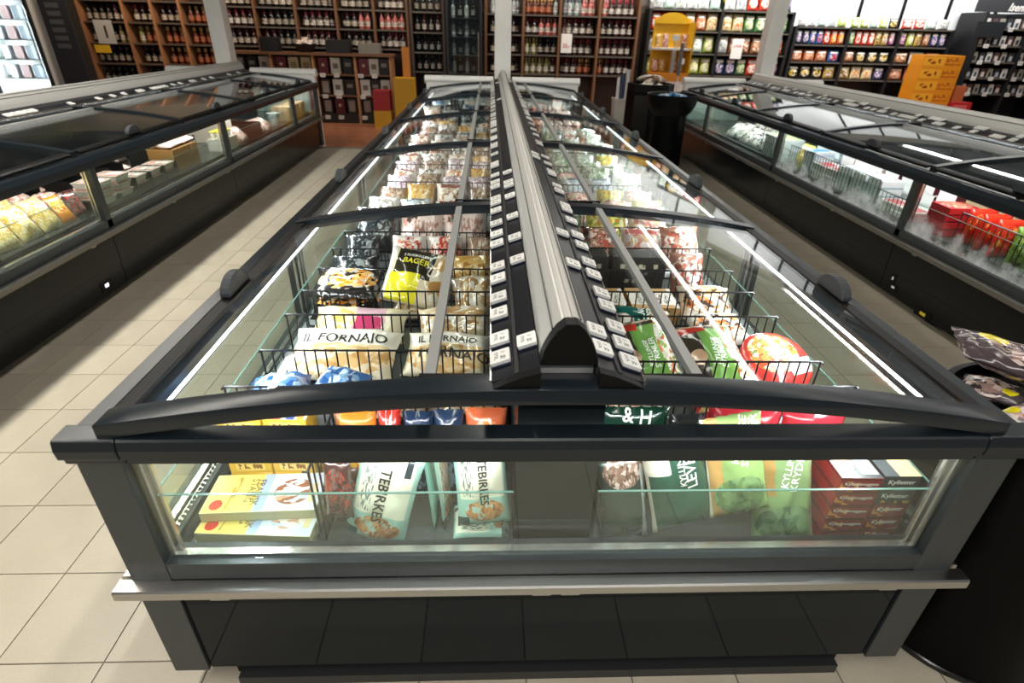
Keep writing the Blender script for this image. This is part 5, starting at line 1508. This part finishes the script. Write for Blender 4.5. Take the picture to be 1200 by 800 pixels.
# ------------------------------------------------------------------ back wall: shelves and what stands on them
OAK = M('oak_board', '#6e4c34', 0.5, 0.0, 0.4, var=0.2, vscale=4, stretch=(6, 6, 0.6))
OAKL = M('oak_post_light', '#a37450', 0.5, 0.0, 0.4, var=0.2, vscale=4, stretch=(6, 6, 0.6))
DARKB = M('shelf_black', '#141416', 0.5)
DARKW = M('shelf_walnut', '#40312a', 0.5, var=0.15)
def shelf_unit(name, label, x0, x1, y0, y1, zs, posts, board, post, back, top=2.4, bottom=0.0, edge=True):
    r = empty(name, ((x0 + x1) / 2, y0, 0), label, 'shelf')
    cx = (x0 + x1) / 2
    part('back_panel', MB().box(x0 - cx, x1 - cx, y1 - y0 - 0.02, y1 - y0, bottom, top), back, r)
    for p in posts:
        part('upright', MB().box(p - cx - 0.022, p - cx + 0.022, -0.012, y1 - y0 - 0.02, bottom, top), post, r)
    ps = sorted(posts)
    for z in zs:
        for a, c in zip(ps[:-1], ps[1:]):
            sh = part('shelf', MB().box(a - cx + 0.022, c - cx - 0.022, 0.0, y1 - y0 - 0.02, z - 0.024, z), board, r)
            if edge:
                part('price_strip', MB().box(a - cx + 0.03, c - cx - 0.03, -0.006, 0.0, z - 0.024, z - 0.002), M('strip_grey', '#5a544c', 0.4), sh)
    return r
def bottle_data(kind):
    k = ('bottle', kind)
    if k not in _cache:
        gcol, lcol, ccol = {'red': ('#170d10', '#c9bfae', '#5a1a22'), 'dark': ('#14120f', '#a89f90', '#1c1a18'), 'rose': ('#b5605a', '#e0cfc2', '#c98a86'), 'white': ('#8d8a5c', '#e3dccb', '#b5a468'),
                            'copper': ('#5a2c18', '#c9724a', '#c9a05a'), 'clear': ('#9aa6a4', '#d5d9da', '#5c6a72'), 'cream': ('#3a2420', '#dcd6cc', '#8c2430'), 'black': ('#0c0c0e', '#8f9494', '#1a1a1c')}[kind]  # copper kind: warm rack light painted into glass, label and cap
        mb = MB()
        mb.lathe([(0.034, 0.0), (0.037, 0.006), (0.037, 0.155), (0.030, 0.180), (0.0155, 0.200)], 10)
        mb.cur = 1
        mb.lathe([(0.0376, 0.045), (0.0376, 0.125)], 10)
        mb.cur = 2
        mb.lathe([(0.0160, 0.200), (0.0165, 0.258), (0.014, 0.262)], 8)
        _cache[k] = mb.mesh('bottle', [M('glass_' + kind, gcol, 0.12, 0, 0.6), PK('label_' + kind, lcol, [('text_z', 0.5, 0.4, 0.5, 0.16, '#5c5048', 8, 10)], 0.5, 0.0), M('cap_' + kind, ccol, 0.35)], True)
    return _cache[k]
NB = [0]
BN = {'red': 'red wine', 'dark': 'dark', 'rose': 'rose wine', 'white': 'white wine', 'copper': 'copper-light tinted', 'clear': 'clear', 'cream': 'cream-labelled', 'black': 'black'}
LOOSE = MB()
def bottle_stock(x0, x1, y, z, kinds, pitch, label, skip):
    """second and third ranks standing behind the front bottles of a shelf, one mesh"""
    me = bpy.data.meshes.new('bottle_stock')
    bm = bmesh.new()
    mats = []
    n = int((x1 - x0) / pitch)
    for i in range(n):
        x = x0 + (i + 1.0) * (x1 - x0) / n
        if x > x1 - 0.04 or any(a - 0.064 < x < c + 0.064 for a, c in skip):
            continue
        src = bottle_data(kinds[int(i * len(kinds) / n)] if len(kinds) > 2 else kinds[i % len(kinds)])
        for m_ in src.materials:
            if m_ not in mats:
                mats.append(m_)
        for k_ in (0, 1):
            n0 = len(bm.verts)
            f0 = len(bm.faces)
            bm.from_mesh(src)
            bm.verts.ensure_lookup_table()
            bm.faces.ensure_lookup_table()
            for v in bm.verts[n0:]:
                v.co += Vector((x, y + 0.082 + 0.08 * k_, z + 0.0004))
            for f_ in bm.faces[f0:]:
                f_.material_index = mats.index(src.materials[f_.material_index])
    bm.to_mesh(me)
    bm.free()
    for m_ in mats:
        me.materials.append(m_)
    o = link('bottle_stock', me)
    tag(o, 'ranks of bottles behind the front row, ' + label, 'bottles', None, 'stuff')


def bottles(x0, x1, y, z, kinds, pitch, label, skip=()):
    if 'fridge' not in label:
        bottle_stock(x0, x1, y, z, kinds, pitch, label, skip)
    n = int((x1 - x0) / pitch)
    nn = 0
    for i in range(n):
        x = x0 + (i + 0.5) * (x1 - x0) / n
        if any(a - 0.064 < x < c + 0.064 for a, c in skip):
            continue
        kk = kinds[int(i * len(kinds) / n)] if len(kinds) > 2 else kinds[i % len(kinds)]
        NB[0] += 1
        nn += 1
        thing('wine_bottle', bottle_data(kk), '%s bottle, %s, %s from left' % (BN[kk], label, ordinal(nn - 1)), 'bottle', (x, y, z + 0.0004), (0, 0, rnd.uniform(-0.5, 0.5)), 'bottles, ' + label)

YB = 10.30
# far left: bright glass-door fridge, dark panel
def fridge(label, x0, x1, y0, y1, h, lit, zs, doors):
    r = empty('glass_door_fridge', ((x0 + x1) / 2, y0, 0), label, 'fridge')
    cx = (x0 + x1) / 2
    fm = M('fridge_grey', '#3c4248', 0.35, 0.4) if lit else DARKB
    im = M('fridge_inner_white', '#dfe5e6', 0.4) if lit else M('fridge_inner_dark', '#181c20', 0.4)
    d = y1 - y0
    part('cabinet', MB().box(x0 - cx, x1 - cx, d - 0.04, d, 0, h).box(x0 - cx, x0 - cx + 0.03, 0.02, d - 0.04, 0, h).box(x1 - cx - 0.03, x1 - cx, 0.02, d - 0.04, 0, h).box(x0 - cx + 0.03, x1 - cx - 0.03, 0.02, d - 0.04, 0, 0.12).box(x0 - cx + 0.03, x1 - cx - 0.03, 0.02, d - 0.04, h - 0.08, h), im, r)
    for z in zs:
        part('shelf', MB().box(x0 - cx + 0.032, x1 - cx - 0.032, 0.06, d - 0.045, z - 0.012, z), LINER if lit else DARKB, r)
    w = (x1 - x0) / doors
    for k in range(doors):
        a = x0 - cx + k * w
        dm = MB()
        dm.box(a + 0.003, a + 0.045, -0.03, 0.016, 0.10, h - 0.01).box(a + w - 0.045, a + w - 0.003, -0.03, 0.016, 0.10, h - 0.01).box(a + 0.045, a + w - 0.045, -0.03, 0.016, 0.10, 0.15).box(a + 0.045, a + w - 0.045, -0.03, 0.016, h - 0.07, h - 0.01)
        dr = part('door', dm, fm, r)
        part('pane', MB().box(a + 0.045, a + w - 0.045, -0.012, -0.006, 0.15, h - 0.07), GLASS, dr)
        part('handle', MB().tube((a + w - 0.07, -0.05, 0.8), (a + w - 0.07, -0.05, 1.5), 0.010, 8), STEEL, dr)
        if lit:
            part('lamp', MB().tube((a + w - 0.06, 0.035, 0.2), (a + w - 0.06, 0.035, h - 0.12), 0.012, 8), emit_mat('fridge_tube', '#f4fbff', 14.0), r)
            area_light('fridge_light', (a + w - 0.07, 0.045, 1.2), 0.03, 1.9, 30, (0.95, 0.98, 1.0), (PI / 2, 0, math.radians(30)), r)
            area_light('fridge_light', (a + 0.07, 0.045, 1.2), 0.03, 1.9, 30, (0.95, 0.98, 1.0), (PI / 2, 0, math.radians(-30)), r)
    return r
fridge('bright white glass-door fridge in the far left corner', -9.75, -7.78, 10.05, 10.7, 2.3, True, [0.62, 0.92, 1.22, 1.52, 1.82], 2)
fz = [0.62, 0.92, 1.22, 1.52]
for zi, z in enumerate(fz):
    for i in range(9):
        x = -9.6 + i * 0.20 + (0.06 if i > 4 else 0)
        carton('drink_carton', M('drink_%d' % (i % 4), ('#c9ccd0', '#b9c6cf', '#d5b9bc', '#8f9aa6')[i % 4], 0.35), (0.10, 0.12, 0.20), x, 10.30, z, 'pale drink carton, %s shelf of bright corner fridge, %s from left' % (ORD[zi], ORD[i]), 'carton', 0, 'cartons on fridge shelf %s' % ORD[zi])
t = empty('notice_board', (-7.43, 10.12, 0), 'narrow dark panel between the bright fridge and the wine racks', 'panel')
part('board', MB().box(-0.22, 0.22, 0.0, 0.05, 0, 2.4), M('panel_slate', '#30343c', 0.5), t)
for k in range(9):
    part('print_row', MB().box(-0.12, 0.10, -0.003, -0.0003, 1.10 + k * 0.12, 1.17 + k * 0.12), M('print_row_grey', '#5a5f66', 0.5), t)

shelf_unit('wine_rack', 'oak wine rack with copper light at the far left behind the meat cabinet', -7.15, -4.98, YB, 10.72, [0.55, 0.88, 1.20, 1.52, 1.84], [-7.13, -6.40, -5.92, -5.45, -5.0], OAK, OAKL, DARKW)
bsk = [(-6.40, -6.40), (-5.92, -5.92), (-5.45, -5.45)]
for zi, (z, kinds) in enumerate(((0.55, ['black', 'black', 'copper', 'copper']), (0.88, ['dark', 'dark', 'red', 'copper', 'copper']), (1.20, ['dark', 'white', 'copper', 'copper', 'copper']), (1.52, ['dark', 'cream', 'red', 'red', 'copper']))):
    bottles(-7.09, -5.03, 10.40, z, kinds, 0.112, '%s shelf of far left oak rack' % ORD[zi], bsk)
shelf_unit('wine_rack', 'long dark wood wine rack behind the wooden counter of boxed wine', -4.94, -1.60, YB + 0.14, 10.74, [1.20, 1.50, 1.80], [-4.92, -4.25, -3.55, -2.85, -2.2, -1.62], DARKW, OAK, DARKW)
csk = [(-4.25, -4.25), (-3.55, -3.55), (-2.85, -2.85), (-2.2, -2.2)]
for zi, (z, kinds) in enumerate(((1.20, ['red', 'cream', 'dark', 'cream', 'red', 'dark', 'cream']), (1.50, ['cream', 'red', 'dark', 'cream', 'red', 'rose', 'rose']), (1.80, ['red', 'dark', 'red', 'dark', 'red', 'dark', 'cream']))):
    bottles(-4.88, -1.66, 10.50, z, kinds, 0.118, '%s shelf of rack above counter' % ('lowest', 'middle', 'top')[zi], csk)

# wooden counter with boxed wine
r = empty('wine_counter', (-3.25, 9.95, 0), 'low wooden counter with three levels of boxed wine', 'counter')
part('counter_top', MB().box(-1.45, 1.40, -0.02, 0.42, 1.09, 1.13), OAK, r)
part('back_panel', MB().box(-1.42, 1.37, 0.38, 0.40, 0.0, 1.09), DARKW, r)
for x in (-1.40, -0.70, 0.02, 0.74, 1.35):
    part('upright', MB().box(x - 0.02, x + 0.02, 0.0, 0.38, 0.0, 1.09), OAKL, r)
for z in (0.46, 0.80):
    for a, c in ((-1.38, -0.72), (-0.68, 0.0), (0.04, 0.72), (0.76, 1.33)):
        part('shelf', MB().box(a, c, 0.02, 0.38, z - 0.02, z), OAK, r)
for a, c in ((-1.38, -0.72), (-0.68, 0.0), (0.04, 0.72), (0.76, 1.33)):
    part('plinth_drawer', MB().box(a, c, 0.005, 0.37, 0.0, 0.15), M('drawer_black', '#1b1817', 0.5), r)
WB = [PK('print_dark_wine_box', '#33251f', [('rect_z', 0.5, 0.5, 0.34, 0.36, '#a0968c'), ('disc_z', 0.5, 0.7, 0.1, 0.06, '#b0604a')], 0.4, 0), PK('print_white_wine_box', '#d2cfc7', [('rect_z', 0.5, 0.5, 0.26, 0.16, '#77726a')], 0.4, 0),
      PK('print_red_wine_box', '#6d2730', [('disc_z', 0.5, 0.55, 0.16, 0.1, '#d2b9a9')], 0.4, 0), PK('print_gold_wine_box', '#b5a57f', [('rect_z', 0.5, 0.5, 0.3, 0.2, '#8a7a56')], 0.4, 0), PK('print_black_wine_box', '#1f1d1e', [('rect_z', 0.5, 0.6, 0.3, 0.12, '#8f8a84')], 0.4, 0)]
WN = ['dark brown', 'white', 'deep red', 'gold', 'black']
seq = {0.151: [0, 2, 4, 0, 3, 4, 0, 2, 0, 0, 0, 4], 0.461: [4, 1, 4, 1, 4, 1, 0, 1, 4, 1, 4, 1], 0.801: [0, 4, 1, 2, 3, 3, 2, 1, 4, 2, 1, 4]}
cnt = {}
for li, (z, sq) in enumerate(seq.items()):
    q = 0
    for a, c in ((-1.36, -0.74), (-0.66, -0.02), (0.06, 0.70), (0.78, 1.31)):
        for i in range(3):
            x = -3.25 + a + (i + 0.5) * (c - a) / 3
            k = sq[q]
            q += 1
            carton('wine_box', WB[k], (0.165, 0.20, 0.255), x, 10.14, z, '%s wine box, %s level of the wooden counter, %s from left' % (WN[k], ('bottom', 'middle', 'top')[li], ordinal(q - 1)), 'box', 0, 'wine boxes in the counter')
for li, z in enumerate((0.10, 0.445, 0.785)):
    for i in range(8):
        x = -3.25 - 1.25 + i * 0.33
        if min(abs(x + 3.25 - u) for u in (-1.40, -0.70, 0.02, 0.74, 1.35)) < 0.07:
            x += 0.09
        thing('price_card', _cache.setdefault('pcard', MB().box(-0.045, 0.045, -0.004, 0.0, -0.03, 0.03).mesh('price_card', PK('price_card', '#eceae4', [('text_z', 0.5, 0.5, 0.4, 0.3, '#4a4744', 12, 6)], 0.5, 0))), 'white price card, %s level of the wooden counter, %s from left' % (('bottom', 'middle', 'top')[li], ORD[i]), 'price card', (x, 9.954 if li == 0 else 9.969, z), (0, 0, 0), 'price cards of the counter')
carton('gift_crate', M('crate_black', '#151416', 0.5), (0.40, 0.24, 0.20), -2.78, 10.10, 1.131, 'black gift crate on the wooden counter, between the basket and the grey carton')
carton('gift_crate', M('crate_black', '#151416', 0.5), (0.30, 0.22, 0.22), -3.95, 10.10, 1.131, 'black gift crate at the left part of the wooden counter')
carton('gift_carton', M('carton_greygreen', '#7d7a70', 0.5), (0.36, 0.24, 0.16), -2.25, 10.10, 1.131, 'grey carton on the right end of the wooden counter')
bk = MB()
bk.lathe([(0.12, 0.0), (0.20, 0.13), (0.205, 0.13), (0.19, 0.12), (0.11, 0.01), (0.0, 0.01)], 18, closed=False)
thing('gift_basket', bk.mesh('gift_basket', M('basket_dark', '#1d1814', 0.6), True), 'round dark basket on the wooden counter', 'basket', (-3.38, 10.16, 1.131))
for i in range(3):
    bag('gift_bag', P['white_brown'], (0.11, 0.14, 0.05), -3.38 + 0.08 * (i - 1), 10.16, 1.225, 'small bag in the round basket on the counter, %s from its left' % ORD[i], 'bag', 40, 0, 0, 2 + i, None, (), 6, 6)

# yellow and red cartons, orange board
for i in range(2):
    carton('shipping_carton', M('yellow_carton', '#c99a22', 0.5), (0.34, 0.30, 0.40), -1.62, 9.60, i * 0.401, 'yellow carton beside the wine counter, the %s of two' % ('lower', 'upper')[i])
carton('shipping_carton', M('yellow_carton', '#c99a22', 0.5), (0.30, 0.28, 0.28), -2.02, 9.62, 0.0, 'small yellow carton on the oak floor under the red one')
carton('shipping_carton', M('red_carton', '#a3262c', 0.5), (0.28, 0.27, 0.32), -2.02, 9.62, 0.281, 'red carton standing on a small yellow one beside the wine counter')
o = thing('sign_board', MB().box(-0.06, 0.06, -0.012, 0.012, 0, 0.46).mesh('sign_board', M('board_orange', '#cf8430', 0.5)), 'narrow orange board standing on the yellow cartons', 'sign', (-1.58, 9.62, 0.8025))

# dark shelf, wine fridge
shelf_unit('spirits_shelf', 'narrow dark shelf of spirits left of the wine fridge', -1.56, -0.96, YB, 10.72, [0.86, 1.17, 1.48, 1.79], [-1.54, -0.98], DARKB, DARKW, DARKB)
for zi, (z, kk) in enumerate(((0.86, ['black', 'dark']), (1.17, ['black', 'black']), (1.48, ['dark', 'cream']), (1.79, ['dark', 'dark']))):
    bottles(-1.50, -1.02, 10.40, z, kk, 0.11, '%s shelf left of wine fridge' % ORD[zi])
fridge('tall black wine fridge with a glass door next to the middle pillar', -0.93, -0.30, 10.12, 10.72, 2.3, False, [0.84, 1.13, 1.42, 1.71], 1)
for zi, z in enumerate((0.84, 1.13, 1.42, 1.71)):
    bottles(-0.87, -0.40, 10.35, z, ['clear', 'black'], 0.10, '%s shelf inside black wine fridge' % ORD[zi])
shelf_unit('spirits_shelf', 'wide wooden shelf of bottles right of the middle pillar', -0.26, 2.46, YB, 10.72, [0.86, 1.17, 1.48, 1.79], [-0.24, 0.42, 1.06, 1.75, 2.44], DARKW, OAK, DARKW)
esk = [(0.42, 0.42), (1.06, 1.06), (1.75, 1.75)]
for zi, (z, kk) in enumerate(((0.86, ['red', 'white', 'cream', 'copper', 'cream']), (1.17, ['red', 'white', 'dark', 'cream', 'cream', 'cream']), (1.48, ['dark', 'cream', 'rose', 'cream', 'red', 'cream']), (1.79, ['clear', 'copper', 'clear', 'rose', 'cream']))):
    bottles(-0.18, 2.38, 10.40, z, kk, 0.118, '%s shelf right of middle pillar' % ORD[zi], esk)
def sign(name, label, x, y, z, w, h, mat, texts, t=0.012):
    o = thing(name, MB().box(-w / 2, w / 2, 0, t, -h / 2, h / 2).mesh('sign', mat), label, 'sign', (x, y, z))
    for (s, dx, dz, size, tm, sh) in texts:
        lettering(s, size, tm, o, Matrix.Translation((dx, -0.0015, dz)) @ Matrix.Rotation(PI / 2, 4, 'X'), bold=size * 0.02, shear=sh)
    return o
sign('price_sign', 'white price sign with red figures on the bottle shelf', 1.19, 10.27, 1.36, 0.19, 0.30, M('sign_white', '#e6e3df', 0.5), [('25,-', 0, -0.04, 0.085, M('print_red', '#b3303a', 0.5), 0)])
sign('price_sign', 'pale price sign with a large figure on the oak wine rack', -6.78, 10.26, 1.36, 0.30, 0.36, M('sign_pale', '#b9bbb8', 0.5), [('1', 0.02, -0.01, 0.26, TXT_K, 0)])
for i, (x, c_) in enumerate(((-7.02, '#d9b42a'), (-5.62, '#d9b42a'))):
    sign('price_sign', 'small yellow price sign on the oak wine rack, the %s one' % ('upper left', 'lower right')[i], x + 0.12, 10.26, (1.10, 0.74)[i], 0.26, 0.12, M('sign_yellow', c_, 0.5), [])
for (x, z, c_, n_) in ((0.72, 1.17, '#c9b58a', 'beige'), (1.0, 1.17, '#a9c9b0', 'mint green')):
    pass

# yellow promotional stand
t = empty('promotion_stand', (2.86, 9.30, 0), 'yellow promotional stand with shelves beside the snack shelves', 'stand')
YEL = M('stand_yellow', '#dfae1f', 0.45)
ORA = M('stand_orange', '#d98a1f', 0.45)
part('base', MB().box(-0.30, 0.30, 0.0, 0.36, 0.0, 0.86), WHITE, t)
part('back_panel', MB().box(-0.30, 0.30, 0.33, 0.36, 0.86, 1.78), YEL, t)
part('side_panel', MB().box(0.28, 0.30, 0.0, 0.33, 0.98, 1.72), YEL, t)
part('tray', MB().box(-0.32, 0.28, -0.02, 0.33, 0.86, 0.98), ORA, t)
part('shelf', MB().box(-0.30, 0.28, 0.02, 0.33, 1.32, 1.35), WHITE, t)
part('header', MB().prism([(-0.25 + 0.25 - 0.28 * math.cos(q), 1.70 + 0.16 * math.sin(q)) for q in [PI * k_ / 12 for k_ in range(13)]], 0.30, 0.33, 'y'), YEL, t)
part('post', MB().box(-0.03, 0.03, 0.0, 0.05, 0.98, 1.32), M('stand_grey', '#9c9a92', 0.4), t)
part('price_card', MB().box(-0.06, 0.06, 0.005, 0.012, 1.46, 1.54), WHITEG, t)
part('price_card', MB().box(0.09, 0.20, 0.005, 0.012, 1.12, 1.20), WHITEG, t)
for i in range(4):
    x = -0.21 + i * 0.125 + (0.04 if i > 1 else -0.03)
    for j, (z, nm) in enumerate(((0.981, 'lower'), (1.351, 'upper'))):
        bag('snack_bag', P['ochre' if (i + j) % 2 else 'brownred'], (0.11, 0.20, 0.05), 2.86 + x, 9.50, z, '%s bag on the %s level of the yellow stand, %s from its left' % ('ochre' if (i + j) % 2 else 'brown and red', nm, ORD[i]), 'bag', 86, 0, 0, 2 + i, 'bags on the yellow stand', (), 6, 6)

# snack shelves
SN = {'red_snack': ('#d8402c', '#efe6dc', 'red and white'), 'cream_snack': ('#e3cf9a', '#c9783a', 'cream'), 'green_snack': ('#4f7a4a', '#c9d6a0', 'green'), 'white_snack': ('#dcdedd', '#9aa3a6', 'white'), 'lime_snack': ('#a9b84a', '#efe9c2', 'lime'),
      'navy_snack': ('#333c5c', '#b9a4c9', 'navy'), 'brown_snack': ('#8a5a3c', '#c98a5a', 'brown'), 'purple_snack': ('#6d2f52', '#c98ab0', 'purple'), 'mint_snack': ('#a9c4b4', '#eef3ee', 'mint'), 'orange_snacks': ('#d9622c', '#efb04a', 'orange'),
      'blue_snack': ('#3a62a3', '#c9413f', 'blue'), 'gold_snack': ('#b99a4a', '#7d5a36', 'gold'), 'black_snack': ('#2a2826', '#d9b84a', 'black'), 'rust_snack': ('#b5653f', '#e0a07a', 'rust')}
for k, (a, c, n_) in SN.items():
    PKn = PK('print_' + k, a, [('food', 0.5, 0.42, 0.36, 0.28, [c, a, '#e6dfd2'], c, 4.0), ('rect', 0.5, 0.80, 0.34, 0.08, '#efece4')], 0.25, 0.5)
    P[k] = PKn
shelf_unit('snack_shelf', 'black shelf of crisp bags left of the right pillar', 2.62, 5.22, YB, 10.66, [0.90, 1.25, 1.60, 1.93], [2.64, 3.92, 5.20], DARKB, DARKB, M('snack_back', '#26282b', 0.5), 1.93)
rowsF = [(0.90, ['lime_snack', 'white_snack', 'white_snack', 'green_snack', 'lime_snack', 'lime_snack', 'navy_snack', 'navy_snack', 'green_snack', 'red_snack', 'purple_snack', 'purple_snack']),
         (1.25, ['white_snack', 'red_snack', 'mint_snack', 'mint_snack', 'mint_snack', 'lime_snack', 'white_snack', 'brown_snack', 'brown_snack', 'brown_snack', 'navy_snack', 'rust_snack']),
         (1.60, ['red_snack', 'red_snack', 'red_snack', 'cream_snack', 'rust_snack', 'cream_snack', 'cream_snack', 'cream_snack', 'green_snack', 'green_snack', 'lime_snack', 'green_snack']),
         (1.93, ['white_snack', 'mint_snack', 'white_snack', 'white_snack', 'white_snack', 'mint_snack', 'white_snack', 'white_snack', 'red_snack', 'red_snack', 'white_snack', 'navy_snack'])]
for zi, (z, ks) in enumerate(rowsF):
    for i, k in enumerate(ks):
        x = (2.672 if i < 6 else 3.952) + (i % 6 + 0.5) * 0.2025
        bag('crisp_bag', P[k], (0.192, 0.285, 0.085), x, 10.40, z, '%s crisp bag, %s shelf left of right pillar, %s from left' % (SN[k][2], ORD[zi], ORD[i]), 'bag', 84, rnd.uniform(-5, 5), 0, 2 + i % 6, 'crisp bags left of the right pillar', (), 6, 8)
sign('price_sign', 'white price sign among the crisp bags', 4.28, 10.27, 1.34, 0.20, 0.32, M('sign_white', '#e6e3df', 0.5), [('2 FOR', 0, 0.04, 0.055, M('print_red', '#b3303a', 0.5), 0)])
o = sign('aisle_sign', 'long black aisle sign with a yellow disc over the crisp shelf', 4.45, 10.58, 2.17, 1.40, 0.34, M('sign_black', '#1f2022', 0.45), [])
part('disc', MB().prism([(-0.35 + 0.13 * math.cos(q * PI / 12), -0.02 + 0.13 * math.sin(q * PI / 12)) for q in range(24)], -0.004, -0.0005, 'y'), M('sign_disc_yellow', '#c9a81f', 0.5), o)

shelf_unit('snack_shelf', 'long black shelf of packets and jars right of the right pillar', 5.28, 8.20, YB, 10.64, [0.88, 1.16, 1.44, 1.72], [5.30, 6.28, 7.22, 8.18], DARKB, DARKB, M('snack_back', '#26282b', 0.5), 1.72)
rowsG = [(0.88, ['black_snack', 'black_snack', 'black_snack', 'gold_snack', 'gold_snack', 'cream_snack', 'cream_snack', 'navy_snack', 'rust_snack', 'rust_snack', 'brown_snack'], (0.15, 0.20)),
         (1.16, ['rust_snack', 'rust_snack', 'rust_snack', 'blue_snack', 'brown_snack', 'black_snack', 'black_snack', 'black_snack', 'brown_snack', 'white_snack', 'rust_snack'], (0.15, 0.18)),
         (1.44, ['navy_snack', 'navy_snack', 'blue_snack', 'blue_snack', 'red_snack', 'orange_snacks', 'orange_snacks', 'green_snack', 'red_snack', 'red_snack', 'red_snack', 'gold_snack', 'gold_snack', 'purple_snack', 'purple_snack', 'lime_snack', 'gold_snack', 'brown_snack', 'navy_snack', 'navy_snack'], (0.115, 0.22)),
         (1.72, ['white_snack', 'white_snack', 'mint_snack', 'white_snack', 'lime_snack', 'lime_snack', 'lime_snack', 'mint_snack', 'lime_snack', 'black_snack', 'red_snack', 'red_snack', 'mint_snack', 'white_snack'], (0.16, 0.15))]
for zi, (z, ks, (w, h)) in enumerate(rowsG):
    n_ = len(ks)
    for i, k in enumerate(ks):
        q3 = min(2, i * 3 // n_)
        lo_ = -(-q3 * n_ // 3)
        hi_ = -(-(q3 + 1) * n_ // 3)
        sa, sb = ((5.335, 6.245), (6.315, 7.185), (7.255, 8.145))[q3]
        pitch_ = (sb - sa) / (hi_ - lo_)
        x = sa + (i - lo_ + 0.5) * pitch_
        w = pitch_ * 0.97
        bag('snack_packet', P[k], (w * 0.95, h * 1.08, 0.06), x, 10.37 if z < 1.7 else 10.42, z, '%s packet, %s shelf right of right pillar, %s from left' % (SN[k][2], ORD[zi], ordinal(i)), 'packet', 84, rnd.uniform(-3, 3), 0, 2 + i % 6, 'packets right of the right pillar', (), 6, 6)
for k in range(7):
    carton('promotion_box', PK('print_orange_promo_box', '#df8f1e', [('rect_z', 0.28, 0.5, 0.26, 0.36, '#e9a92e'), ('text_z', 0.25, 0.5, 0.18, 0.2, '#8c3a14', 8, 4), ('text_z', 0.75, 0.5, 0.2, 0.3, '#b5601a', 14, 6)], 0.4, 0), (0.72, 0.34, 0.19), 7.62, 9.70, k * 0.191, 'large orange carton in the stack before the packet shelf, %s from below' % ORD[k], 'box', 0, 'orange cartons')
for k in range(3):
    carton('promotion_box', PK('print_red_promo_box', '#b3242e', [('rect_z', 0.5, 0.5, 0.3, 0.3, '#d9666a')], 0.4, 0), (0.42, 0.26, 0.20), 8.22, 9.66, k * 0.201, 'red carton beside the orange stack, %s from below' % ORD[k], 'box', 0, 'red cartons')
carton('promotion_box', P['rust_snack'], (0.20, 0.16, 0.26), 8.16, 9.66, 0.603, 'rust coloured pack on the red cartons')

shelf_unit('houseware_shelf', 'black shelf of carded housewares at the far right', 8.42, 10.2, 9.98, 10.6, [0.72, 0.98, 1.24, 1.50, 1.76], [8.44, 9.30, 10.18], DARKB, DARKB, M('snack_back', '#26282b', 0.5), 2.0)
cardme = [MB().box(-0.045, 0.045, -0.01, 0.01, 0, 0.15).mesh('carded_item', PK('carded_' + str(i), a, [('rect_z', 0.5, 0.35, 0.3, 0.25, c)], 0.4, 0)) for i, (a, c) in enumerate((('#d9d8d4', '#55575a'), ('#3a3c40', '#a9aaac'), ('#9a958a', '#2f2f31'), ('#5c4a4c', '#c9b9a9')))]
for zi, z in enumerate((0.72, 0.98, 1.24, 1.50, 1.76)):
    for i in range(12):
        x = 8.53 + i * 0.135 + (0.04 if i > 5 else 0)
        if abs(x - 9.30) < 0.07:
            x += 0.06
        if x < 10.1:
            thing('carded_item', cardme[(i * 3 + zi) % 4], 'carded houseware item, %s level of far right shelf, %s from left' % (ORD[zi], ORD[i]), 'packet', (x, 10.03, z + 0.0012), (math.radians(-3), 0, 0), 'carded housewares')
    for i in range(5):
        thing('price_card', _cache['pcard'], 'white price card, %s level of far right shelf, %s from left' % (ORD[zi], ORD[i]), 'price card', (8.62 + i * 0.33 + (0.1 if i == 2 else 0), 9.972, z - 0.012), (0, 0, 0), 'price cards of the far right shelf')
sign('aisle_sign', 'long charcoal aisle sign with white italic lettering at the far right', 9.15, 9.97, 2.16, 1.95, 0.32, M('sign_charcoal', '#34363a', 0.45), [('Isenkram', -0.10, -0.085, 0.16, TXT_W, 0.3)])
sign('price_sign', 'black chalk sign hung before the far right shelf', 8.56, 9.954, 1.74, 0.52, 0.24, M('sign_slate', '#202327', 0.45), [])
